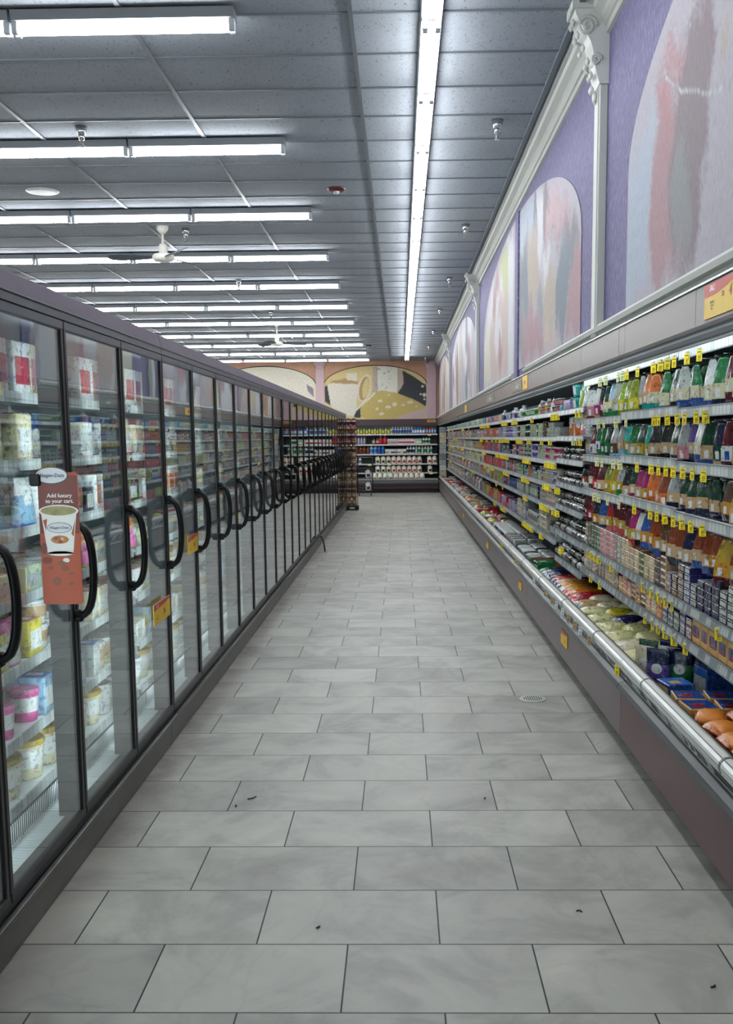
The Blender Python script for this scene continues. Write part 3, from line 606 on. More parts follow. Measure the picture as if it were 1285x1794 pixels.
part('dome', MB().lathe([(.01, -.1), (.045, -.09), (.062, -.06), (.065, -.03)], 20, 'silver', (.784, 31.55, ZC)), r)
def fan(x, y, zb, lb, a0):
    r = empty('ceiling_fan', (x, y, ZC), lb, 'ceiling fan', 'ceiling fans')
    part('canopy', MB().lathe([(.025, -.09), (.06, -.04), (.065, 0)], 20, 'fan_white', (x, y, ZC)), r)
    part('downrod', MB().cyl((x, y, zb+.1), (x, y, ZC-.05), .013, 10, 'fan_white'), r)
    part('motor', MB().lathe([(.04, -.05), (.1, -.04), (.12, -.01), (.12, .01), (.1, .03), (.045, .045), (.045, .12), (.03, .14)], 24, 'fan_white', (x, y, zb)), r)
    for k in range(3):
        a = a0+k*2.0944; mb = MB()
        pts = [(.1, -.03), (.2, -.05), (.45, -.07), (.55, -.06), (.6, 0), (.55, .06), (.45, .07), (.2, .05), (.1, .03)]
        mb.prism(pts, 'z', -.004, .004, 'fan_dark'); mb.xform(Matrix.Translation((x, y, zb)) @ Matrix.Rotation(a, 4, 'Z') @ Matrix.Rotation(.32, 4, 'X'))
        part('blade', mb, r)
fan(-2.55, 11.5, 3.60, 'white ceiling fan with dark blades between the third and fourth lamp rows', -.98)
fan(-2.45, 21.0, 3.52, 'white ceiling fan with dark blades deeper in the store', .25)
# ---------------------------------------------------------------- floor drain, hose, debris
r = empty('floor_drain', (.822, 6.43, 0), 'round metal floor drain cover in a grey tile near the right cooler', 'drain')
d = MB().lathe([(.085, 0), (.085, .003), (.08, .005), (.0, .005)], 40, 'molding', (.822, 6.43, 0))
part('cover', d, r); d = MB()
for i in range(-5, 6):
    for j in range(-5, 6):
        if i*i+j*j < 24: d.box(.822+i*.0135-.004, .822+i*.0135+.004, 6.43+j*.0135-.004, 6.43+j*.0135+.004, .005, .0056, 'black')
part('slots', d, r)
solo('drain_hose', MB().tube([(-1.215, 15.35, .2), (-1.185, 15.3, .2), (-1.15, 15.2, .14), (-1.13, 15.1, .05), (-1.12, 15.05, .008)], .012, 8, 'rubber', .02, (0, 1, 0)), (-1.2, 15.3, .0), 'short black hose hanging from the freezer base onto the tiles', 'hose')
# ================================================================ left: run of glass-door freezers
GX = -1.25
def freezer(y0, nd, label):
    P = .787; y1 = y0+P*nd
    r = empty('freezer', (-1.6, (y0+y1)/2, 0), label, 'freezer', 'glass-door freezers in the left run')
    g = .004; a, b = y0+g, y1-g
    part('kick_panel', MB().prism([(-1.28, 0.003), (-1.262, 0.003), (-1.256, .03), (-1.25, .12), (-1.235, .165), (-1.28, .175)], 'y', a, b, 'kick_grey'), r)
    part('chrome_bead', MB().tube([(-1.222, a, .182), (-1.222, b, .182)], .008, 8, 'chrome', .008, (0, 0, 1)).box(-1.24, -1.222, a, b, .165, .18, 'bumper').box(-1.222, -1.216, a, b, .186, .192, 'bumper'), r)
    part('case_floor', MB().box(-2.05, -1.24, a, b, .175, .2, 'freezer_grey'), r)
    part('case_back', MB().box(-2.1, -2.05, a, b, 0.003, 2.17, 'freezer_white'), r)
    part('case_top', MB().box(-2.05, -1.25, a, b, 2.1, 2.13, 'freezer_white'), r)
    part('header', MB().box(-1.27, -1.235, a, b, 2.088, 2.125, 'freezer_slate').box(-1.235, -1.23, a, b, 2.118, 2.124, 'tee'), r)
    part('cap_fascia', MB().prism([(-1.25, 2.126), (-1.235, 2.126), (-1.25, 2.186), (-1.262, 2.192), (-1.28, 2.192), (-1.28, 2.13)], 'y', a, b, 'cap_purple'), r)
    part('sill', MB().prism([(-1.3, .18), (-1.232, .184), (-1.238, .215), (-1.3, .222)], 'y', a, b, 'freezer_black'), r)
    for k in range(nd+1):
        y = y0+P*k; e = .022
        ya, yb_ = max(y-e, a), min(y+e, b)
        mu = part('mullion', MB().box(-1.335, -1.262, ya, yb_, .2, 2.1, 'freezer_grey').box(-1.262, -1.256, ya, yb_, .2, 2.1, 'freezer_black'), r)
        if y0+P*k < 9.5:
            part('light_strip', MB().box(-1.333, -1.30, yb_, yb_+.006, .3, 2.0, 'freezer_light'), mu)
    for k in range(nd):
        ya, yb_ = y0+P*k+.004, y0+P*(k+1)-.004; s = .028
        dm = MB().cbox(-1.256, -1.236, ya, ya+s, .205, 2.085, 'freezer_black', .004).cbox(-1.256, -1.236, yb_-s, yb_, .205, 2.085, 'freezer_black', .004)
        dm.cbox(-1.256, -1.234, ya, yb_, .205, .238, 'freezer_black', .004).cbox(-1.256, -1.234, ya, yb_, 2.05, 2.085, 'freezer_slate', .004)
        dr = part('door', dm, r, (-1.24, (ya+yb_)/2, .205))
        part('glass_pane', MB().box(-1.247, -1.243, ya+s-.004, yb_-s+.004, .234, 2.054, 'door_glass'), dr)
        hy = yb_-.018; pts = []
        for q in range(15):
            t = math.pi*q/14; pts.append((-1.236+.004+.074*math.sin(t)**.55, hy, 1.167-.172*math.cos(t)))
        hm = MB().tube(pts, .0145, 10, 'handle_black', .019, (0, 1, 0))
        for zz in (.995, 1.339): hm.cbox(-1.2365, -1.205, hy-.016, hy+.016, zz-.022, zz+.022, 'handle_black', .005)
        part('handle', hm, dr)
    for z0 in FZ:
        sh = MB().box(-2.0, -1.42, a+.03, b-.03, z0-.012, z0, 'wire_white').box(-1.42, -1.412, a+.03, b-.03, z0-.03, z0+.012, 'white_rail')
        if z0 == FZ[0]:
            for q in range(int((b-a)/.02)): sh.cyl((-1.39, a+.03+q*.02, .215), (-1.39, a+.03+q*.02, .3), .002, 4, 'wire_white')
        part('shelf', sh, r)
    gr = MB()
    if y0 < 9:
        for q in range(int((b-a)/.024)): gr.box(-1.41, -1.30, a+.02+q*.024, a+.03+q*.024, .2, .208, 'wire_white')
        part('floor_grille', gr, r)
    return y1
FZ = (.32, .56, .82, 1.07, 1.32, 1.57, 1.82)
y = 1.505-.787*5
for nd, lb in ((5, 'freezer run section behind the camera, with five glass doors'), (5, 'nearest five-door glass freezer, full of lit ice cream shelves'), (5, 'second five-door glass freezer from the camera, with sale flag on its first door'), (5, 'third five-door glass freezer from the camera'),
               (5, 'fourth five-door glass freezer from the camera'), (5, 'fifth five-door glass freezer from the camera'), (3, 'last three-door glass freezer beside the stacked display')):
    y = freezer(y, nd, lb)
YF = y
struct('trim_6', MB().box(-2.1, -1.26, YF, YF+.03, 0.003, 2.19, 'freezer_slate').box(-1.26, -1.235, YF, YF+.03, 0.003, 2.19, 'freezer_black'))
# hanging blade sign
x0, x1, ys, zb, zt = -1.217, -1.082, 3.46, 1.10, 1.545
r = empty('advertising_sign', (x0, ys, zb), 'tall orange ice cream blade sign clipped to the first freezer door', 'sign')
def rrect(x0, x1, z0, z1, c, n=4):
    o = []
    for cx, cz, a0 in ((x1-c, z0+c, -math.pi/2), (x1-c, z1-c, 0), (x0+c, z1-c, math.pi/2), (x0+c, z0+c, math.pi)):
        o += [(cx+c*math.cos(a0+math.pi/2*k/n), cz+c*math.sin(a0+math.pi/2*k/n)) for k in range(n+1)]
    return o
def ell(cx, cz, rx, rz, n=28, a=0): return [(cx+rx*math.cos(2*math.pi*k/n), cz+rz*math.sin(2*math.pi*k/n)) for k in range(n)]
part('panel', MB().prism(rrect(x0, x1, zb, zt, .008), 'y', ys-.002, ys+.002, 'sign_orange').prism([(x0+.002, 1.34), (x1-.002, 1.34), (x1-.002, zt-.01), (x0+.002, zt-.01)], 'y', ys-.0024, ys-.002, 'sign_deep'), r)
lo = MB().prism(ell(x0+.048, 1.535, .056, .029), 'y', ys-.0032, ys-.0021, 'ink_dark').prism(ell(x0+.048, 1.535, .053, .026), 'y', ys-.0038, ys-.0021, 'logo_grey')
lg = part('logo_plate', lo, r, label='pale oval logo plate')
part('lettering', text_mb('Häagen-Dazs', .0165, 'ink_dark', (x0+.048, ys-.0042, 1.530)), lg)
part('lettering', text_mb('Add luxury\nto your cart.', .0185, 'cup_white', (x0+.072, ys-.003, 1.462)), r)
cupc = x0+.067
cp = MB().prism([(cupc-.043, 1.272), (cupc+.043, 1.272), (cupc+.06, 1.412), (cupc-.06, 1.412)], 'y', ys-.0034, ys-.0021, 'cup_white').prism(ell(cupc, 1.273, .043, .008), 'y', ys-.0034, ys-.0021, 'cup_white')
cp.prism(ell(cupc, 1.416, .067, .021), 'y', ys-.0042, ys-.0021, 'cup_white').prism(ell(cupc, 1.417, .06, .016), 'y', ys-.0048, ys-.0021, 'ice_green')
cp.prism([(cupc-.054, 1.385), (cupc-.04, 1.39), (cupc-.045, 1.35)], 'y', ys-.004, ys-.0021, 'sign_orange').prism([(cupc+.054, 1.385), (cupc+.04, 1.34), (cupc+.047, 1.33)], 'y', ys-.004, ys-.0021, 'sign_orange')
cp.prism(ell(cupc, 1.36, .042, .018), 'y', ys-.0044, ys-.0021, 'ink_dark').prism(ell(cupc, 1.36, .040, .0165), 'y', ys-.005, ys-.0021, 'logo_grey')
cp.prism(ell(cupc, 1.32, .03, .014), 'y', ys-.0044, ys-.0021, 'caramel').prism(ell(cupc-.012, 1.324, .008, .006), 'y', ys-.005, ys-.0021, 'nut').prism(ell(cupc+.013, 1.322, .009, .006), 'y', ys-.005, ys-.0021, 'amber').prism(ell(cupc+.002, 1.314, .008, .005), 'y', ys-.005, ys-.0021, 'nut')
cu_ = part('printed_cup', cp, r)
part('lettering', text_mb('Häagen-Dazs', .0125, 'ink_dark', (cupc, ys-.0052, 1.3565)), cu_)
nb = MB()
for dx, dz, sx, sz, m in ((.07, 1.24, .016, .009, 'nut'), (.085, 1.25, .012, .008, 'cup_white'), (.08, 1.222, .014, .01, 'nut'), (.05, 1.178, .015, .016, 'nut'), (.1, 1.205, .01, .004, 'nut'), (.098, 1.17, .009, .005, 'nut'), (.02, 1.25, .018, .012, 'sign_deep'), (.03, 1.225, .009, .006, 'nut'), (.012, 1.29, .012, .02, 'sign_deep')):
    nb.prism(ell(x0+dx, dz, sx, sz, 7), 'y', ys-.0034, ys-.0021, m)
part('printed_nuts', nb, r)
part('clip', MB().cbox(-1.242, x0+.012, ys-.012, ys+.004, 1.5, 1.54, 'case_black', .005), r)
def door_flag(ya, yb_, z0, z1, tilt, lb, xx=-1.219):
    r = empty('sale_flag', (xx, ya, z0), lb, 'sign', 'sale flags on freezer doors')
    w_ = yb_-ya; h = z1-z0
    part('card', MB().prism([(ya, z0), (yb_, z0+tilt), (yb_, z1+tilt), (ya, z1)], 'x', xx-.002, xx+.001, 'sale_yellow'), r)
    part('red_band', MB().prism([(ya, z1-h*.32), (ya+w_*.5, z1-h*.25), (yb_, z1-h*.12+tilt), (yb_, z1+tilt), (ya, z1)], 'x', xx+.0011, xx+.0018, 'sale_red'), r)
    part('lettering', text_mb('SALE', h*.26, 'white', (xx+.002, ya+w_*.22, z1-h*.24), '+x').join(text_mb('$4', h*.36, 'ink_red', (xx+.002, ya+w_*.62, z0+h*.3), '+x')).join(text_mb('ice\ncream', h*.13, 'ink_dark', (xx+.002, ya+w_*.2, z0+h*.35), '+x')), r)
door_flag(5.0, 5.36, .74, .845, .0, 'yellow and red sale flag on the glass by the third freezer handle')
door_flag(5.87, 6.15, .995, 1.1, .0, 'yellow and red sale flag just beyond the fourth freezer handle')

# ================================================================ package meshes (cached, shared by copies)
_pk = {}
def pk(kind, a, b, c, w_, d, h):
    """list of (part, MB) built round the origin: y = width along the shelf, -x = front, z up"""
    if kind == 'bag':        # hanging pouch, top at z=0
        body = MB(); rows = [(0, .3, .05), (-.06, .42, .08), (-.2, .62, .35), (-.36, .78, .8), (-.54, .92, 1), (-.80, .97, .95), (-.97, 1, .1), (-1, 1, .05)]
        n = 10; rg = []
        for (t, ws, ds) in rows:
            rg.append([(math.copysign(abs(math.sin(2*math.pi*k/n))**.8, math.sin(2*math.pi*k/n))*d/2*ds, math.copysign(abs(math.cos(2*math.pi*k/n))**.7, math.cos(2*math.pi*k/n))*w_/2*ws, t*h) for k in range(n)])
        cols = [a, a, a, a, b, c, c]
        for i in range(len(rows)-1):
            body.add(rg[i]+rg[i+1], [(k, (k+1) % n, n+(k+1) % n, n+k) for k in range(n)], cols[i], True)
        body.add(rg[0], [tuple(range(n))], a); body.add(rg[-1], [tuple(range(n))], c)
        lab = MB().box(-d/2*.93-.004, -d/2*.55, -w_*.33, w_*.30, -h*.79, -h*.50, b).box(-d/2*.93-.0046, -d/2*.93-.0041, w_*.02, w_*.2, -h*.77, -h*.60, 'white' if b != 'white' else 'blue')
        pin = MB().cyl((.02, 0, .004), (-.05, 0, .004), .0025, 5, 'chrome')
        return [('bag_body', body), ('label_panel', lab), ('peg_hook', pin)]
    if kind == 'pouch':      # standing pouch, base at z=0
        body = MB(); rows = [(0, 1, .8), (.08, 1, 1), (.35, .98, .85), (.65, .95, .5), (.9, .93, .12), (1, .93, .04)]; n = 10; rg = []
        for (t, ws, ds) in rows:
            rg.append([(math.copysign(abs(math.sin(2*math.pi*k/n))**.8, math.sin(2*math.pi*k/n))*d/2*ds, math.copysign(abs(math.cos(2*math.pi*k/n))**.6, math.cos(2*math.pi*k/n))*w_/2*ws, t*h) for k in range(n)])
        cols = [c, b, b, a, a]
        for i in range(len(rows)-1): body.add(rg[i]+rg[i+1], [(k, (k+1) % n, n+(k+1) % n, n+k) for k in range(n)], cols[i], True)
        body.add(rg[0], [tuple(range(n))], c); body.add(rg[-1], [tuple(range(n))], a)
        return [('bag_body', body), ('label_panel', MB().prism(ell(0, h*.55, w_*.22, h*.12, 12), 'x', -d*.36, -d*.30, 'white'))]
    if kind == 'pillow':     # bag lying down
        body = MB(); n = 12; rows = [(-1, .1, .9), (-.93, .15, .92), (-.8, .7, .95), (-.4, 1, 1), (.3, 1, 1), (.75, .75, .96), (.92, .15, .92), (1, .08, .9)]; rg = []
        for (t, hs, ws) in rows:
            rg.append([(t*d/2, math.cos(2*math.pi*k/n)*w_/2*ws, h/2+math.sin(2*math.pi*k/n)*h/2*hs) for k in range(n)])
        cols = [a, a, b, b, b, c, c]
        for i in range(len(rows)-1): body.add(rg[i]+rg[i+1], [(k, (k+1) % n, n+(k+1) % n, n+k) for k in range(n)], cols[i], True)
        body.add(rg[0], [tuple(range(n))], a); body.add(rg[-1], [tuple(range(n))], c)
        return [('bag_body', body)]
    if kind == 'box':
        return [('carton', MB().cbox(-d/2, d/2, -w_/2, w_/2, 0, h, a, min(.004, h*.1))), ('label_panel', MB().box(-d/2-.0008, -d/2+.001, -w_*.42, w_*.42, h*.2, h*.72, b).box(-d*.46, d*.46, -w_*.46, w_*.46, h-.001, h+.0008, c).box(-d*.3, d*.1, -w_*.3, w_*.05, h-.001, h+.0014, b if b != a else 'red'))]
    if kind == 'pack':       # thin vacuum pack standing upright
        body = MB().cbox(-d/2, d/2, -w_/2, w_/2, 0, h, a, min(.005, d*.3))
        return [('pack_body', body), ('label_panel', MB().prism(rrect(-w_*.4, w_*.4, h*.3, h*.78, .008, 2), 'x', -d/2-.001, -d/2+.001, b).box(-d/2-.0014, -d/2+.001, -w_*.3, w_*.3, h*.38, h*.46, c))]
    if kind == 'tub':
        R0 = w_/2; body = MB().lathe([(R0*.78, 0), (R0*.82, h*.05), (R0*.86, h*.3), (R0*.93, h*.75, b), (R0*.95, h*.88, a)], 16, a)
        lid = MB().lathe([(R0*.99, h*.86), (R0, h*.88), (R0, h*.97), (R0*.94, h), (R0*.9, h*.985)], 16, c)
        return [('tub_body', body), ('lid', lid)]
    if kind == 'squaretub':
        body = MB(); lo = rrect(-w_*.42, w_*.42, -w_*.42, w_*.42, w_*.1, 2); hi = rrect(-w_*.47, w_*.47, -w_*.47, w_*.47, w_*.1, 2); n = len(lo)
        body.add([(*p, 0) for p in lo]+[(*p, h*.85) for p in hi], [(k, (k+1) % n, n+(k+1) % n, n+k) for k in range(n)]+[tuple(range(n))], a)
        body.box(-w_*.475, -w_*.43, -w_*.3, w_*.3, h*.2, h*.7, b)
        return [('tub_body', body), ('lid', MB().prism(rrect(-w_*.5, w_*.5, -w_*.5, w_*.5, w_*.1, 2), 'z', h*.84, h, c))]
    if kind == 'cup':
        R0 = w_/2; return [('cup_body', MB().lathe([(R0*.72, 0), (R0*.78, h*.2), (R0*.9, h*.75, b), (R0*.95, h*.93, a)], 14, a)), ('lid', MB().lathe([(R0, h*.92), (R0, h*.99), (R0*.8, h)], 14, c))]
    if kind == 'bottle':
        R0 = w_/2; body = MB().lathe([(R0*.9, 0), (R0, h*.04), (R0, h*.2), (R0*1.0, h*.58, b), (R0*.95, h*.68, a), (R0*.55, h*.82), (R0*.36, h*.86), (R0*.36, h*.93)], 14, a)
        return [('bottle_body', body), ('cap', MB().lathe([(R0*.46, h*.9), (R0*.46, h*.99), (R0*.38, h)], 12, c))]
    if kind == 'jug':
        R0 = w_/2; s = .78
        body = MB().lathe([(R0*.92, 0), (R0, h*.04), (R0, h*.52), (R0*.93, h*.66), (R0*.7, h*.8), (R0*.34, h*.9), (R0*.26, h*.93)], 18, a, sx=.95, sy=.95)
        return [('jug_body', body), ('cap', MB().lathe([(R0*.3, h*.925), (R0*.3, h*.995), (R0*.26, h)], 12, c)),
                ('label_panel', MB().cbox(-R0*.985, -R0*.6, -R0*.5, R0*.5, h*.14, h*.42, b, .003)),
                ('handle', MB().tube([(R0*.62*math.sin(.3), R0*.8, h*.5), (0, R0*.98, h*.62), (0, R0*.86, h*.76), (0, R0*.4, h*.86)], .012, 6, a, .012, (1, 0, 0)))]
    if kind == 'roll':       # wrapped cylinder lying along the shelf
        R0 = h/2; L_ = w_
        b1 = MB().lathe([(R0*.6, -L_/2), (R0*.95, -L_/2+.008), (R0, -L_*.42), (R0, -L_*.2), (R0*1.005, L_*.2, b), (R0, L_*.42, a), (R0*.95, L_/2-.008), (R0*.6, L_/2)], 14, a, (0, 0, R0), axis='y')
        return [('wrap', b1), ('end_cap', MB().lathe([(R0*.45, -L_/2-.012), (R0*.7, -L_/2+.004)], 12, c, (0, 0, R0), axis='y').lathe([(R0*.7, L_/2-.004), (R0*.45, L_/2+.012)], 12, c, (0, 0, R0), axis='y'))]
    if kind == 'carton':     # gable-top carton
        s = w_/2; bd = MB().box(-s, s, -s, s, 0, h*.74, a).box(-s-.001, s+.001, -s-.001, s+.001, h*.2, h*.5, b)
        bd.prism([(-s, h*.74), (s, h*.74), (.004, h*.93), (.004, h), (-.004, h), (-.004, h*.93)], 'y', -s, s, a)
        return [('carton_body', bd), ('cap', MB().cyl((-s*.55, 0, h*.80), (-s*.9, 0, h*.87), s*.3, 10, c))]
    if kind == 'tray':       # sliced product on a tray, leaning
        return [('tray_body', MB().prism([(-w_/2, 0), (w_/2, 0), (w_/2*.92, h), (-w_/2*.92, h)], 'x', -d/2, d/2, a)), ('film', MB().prism(rrect(-w_*.4, w_*.4, h*.12, h*.9, .01, 2), 'x', -d/2-.002, -d/2+.001, b).prism(ell(0, h*.55, w_*.18, h*.16, 10), 'x', -d/2-.003, -d/2+.001, c))]
    raise KeyError(kind)
NAMES = dict(bag='hanging_bag', pouch='standing_pouch', pillow='snack_bag', box='food_carton', pack='vacuum_pack', tub='food_tub', squaretub='square_tub', cup='yogurt_cup', bottle='bottle', jug='milk_jug', roll='wrapped_roll', carton='drink_carton', tray='sliced_meat_tray')
CATS = dict(bag='bag', pouch='bag', pillow='bag', box='carton', pack='food pack', tub='tub', squaretub='tub', cup='cup', bottle='bottle', jug='jug', roll='wrapped roll', carton='carton', tray='food tray')
COL = dict(dkgreen='dark green', brblue='bright blue', palegreen='pale green', paleyel='pale yellow', char='charcoal', hotpink='hot pink', lilac='lilac', clear='clear', cheese_or='orange cheese', cheese_pale='pale cheese', cheese_tan='tan cheese', foil='silver foil', jug_milk='milk white', egg_brown='brown', lid_clear='clear', sky='pale blue', milk='off-white', pale='pale grey')
def cn(c): return COL.get(c, c.replace('_', ' '))
CNT = {}; BULK = {}
def put(kind, abc, size, loc, rz=0, label='', group='', parts=True, tilt=0, name=None, cat=None, lim=300, jig=None):
    a, b, c = abc; w_, d, h = size
    nm = name or NAMES[kind]
    CNT[nm] = CNT.get(nm, 0)+1
    mtx = Matrix.Translation(loc) @ Matrix.Rotation(rz, 4, 'Z') @ Matrix.Rotation(tilt, 4, 'Y')
    if CNT[nm] > lim:
        s = MB()
        for _, q in pk(kind, a, b, c, w_, d, h): s.join(q)
        s.xform(mtx); BULK.setdefault(nm, MB()).join(s); return None
    key = (kind, a, b, c, w_, d, h, parts)
    if key not in _pk:
        L = pk(kind, a, b, c, w_, d, h)
        if parts: _pk[key] = [(n, q.mesh(n)) for n, q in L]
        else:
            s = MB(); [s.join(q) for _, q in L]; _pk[key] = [(nm, s.mesh(nm))]
    P = _pk[key]
    if parts:
        r = bpy.data.objects.new(nm, None); r.empty_display_size = .03; C.objects.link(r)
        for n, me in P:
            o = bpy.data.objects.new(n, me); C.objects.link(o); o.parent = r
    else:
        r = bpy.data.objects.new(nm, P[0][1]); C.objects.link(r)
    r.location = loc; r.rotation_euler = (0, tilt, rz); r.rotation_mode = 'XYZ'
    if tilt: r.matrix_world = mtx
    if jig: r.scale = (jig, jig, jig)
    return props(r, label, cat or CATS[kind], group)

# ---- ice cream behind the first doors
TH = {  # shelf index -> designs per run  (kind, a,b,c, w,d,h)
 0: [('tub', 'hotpink', 'pink', 'pink', .17, .17, .15), ('tub', 'silver', 'pale', 'lid_clear', .15, .15, .12), ('tub', 'cream', 'white', 'gold', .18, .18, .16), ('tub', 'clear', 'white', 'white', .17, .17, .15)],
 1: [('tub', 'hotpink', 'white', 'pink', .12, .12, .13), ('tub', 'pink', 'hotpink', 'white', .12, .12, .11), ('box', 'sky', 'white', 'brblue', .12, .16, .15), ('box', 'white', 'beige', 'paleyel', .14, .16, .11), ('tub', 'cream', 'tan', 'white', .13, .13, .13)],
 2: [('tub', 'hotpink', 'white', 'pink', .11, .11, .1), ('pouch', 'hotpink', 'white', 'pink', .14, .07, .18), ('box', 'yellow', 'white', 'red', .13, .14, .14), ('tub', 'white', 'tan', 'white', .13, .13, .1), ('tub', 'pale', 'brown', 'white', .13, .13, .1)],
 3: [('pouch', 'green', 'sky', 'brblue', .15, .06, .17), ('pouch', 'brblue', 'white', 'green', .15, .06, .17), ('pouch', 'orange', 'pink', 'lime', .15, .06, .17), ('box', 'palegreen', 'silver', 'white', .14, .15, .1), ('box', 'pale', 'tan', 'white', .14, .15, .1)],
 4: [('pouch', 'sky', 'brblue', 'orange', .16, .06, .19), ('pouch', 'white', 'sky', 'brblue', .16, .06, .19), ('box', 'white', 'orange', 'cream', .13, .15, .17), ('box', 'char', 'pale', 'silver', .13, .15, .12)],
 5: [('pouch', 'brblue', 'white', 'rust', .15, .06, .19), ('box', 'cream', 'white', 'orange', .13, .15, .18), ('pouch', 'blue', 'silver', 'rust', .15, .06, .19), ('box', 'white', 'pale', 'sky', .13, .14, .16)],
 6: [('pouch', 'white', 'red', 'white', .19, .07, .22), ('pouch', 'red', 'white', 'white', .19, .07, .22), ('box', 'white', 'red', 'silver', .15, .15, .2), ('box', 'cream', 'peach' if 0 else 'rose', 'white', .13, .14, .2)],
}
KN = dict(tub='ice cream tub', pouch='frozen treat bag', box='frozen carton')
def fill_freezer():
    for si, z0 in enumerate(FZ):
        y = 1.62; n = 0
        while y < 12.6:
            dr = int((y-1.505)/.787)+1
            # designs change with distance: pinks and blues first, pale ones later
            L = TH[si]
            lo = 0 if y < 3.95 else len(L)//2
            kind, a, b, c, w_, d, h = R.choice(L[lo:] if y >= 3.95 else (L[:max(1, len(L)-1)]))
            if y > 4.6 and R.random() < .5: a = R.choice(['white', 'clear', 'cream', 'pale', 'beige'])
            if y+w_ > 1.505+.787*dr-.02: y = 1.505+.787*dr+.03; continue
            n += 1; st = 2 if (kind == 'tub' and h < .12 and y < 7) else 1
            for s_ in range(st):
                for dep in range(2 if y < 5 else 1):
                    put(kind, (a, b, c), (w_, d, h), (-1.43-d/2-dep*(d+.02), y+w_/2, z0+.001+s_*(h+.001)), math.pi+R.uniform(-.12, .12),
                        '%s %s, %s along the %s freezer shelf up, %s' % (cn(a), KN[kind], ordn(n), ordn(si+1), ['front row', 'back row'][dep] if s_ == 0 else ['top of front stack', 'top of back stack'][dep]),
                        'frozen goods on the %s freezer shelf' % ordn(si+1), parts=y < 5.5, name={'tub': 'ice_cream_tub', 'pouch': 'frozen_bag', 'box': 'frozen_carton'}[kind])
            y += w_+.012+(.25 if y > 7 else 0)
fill_freezer()
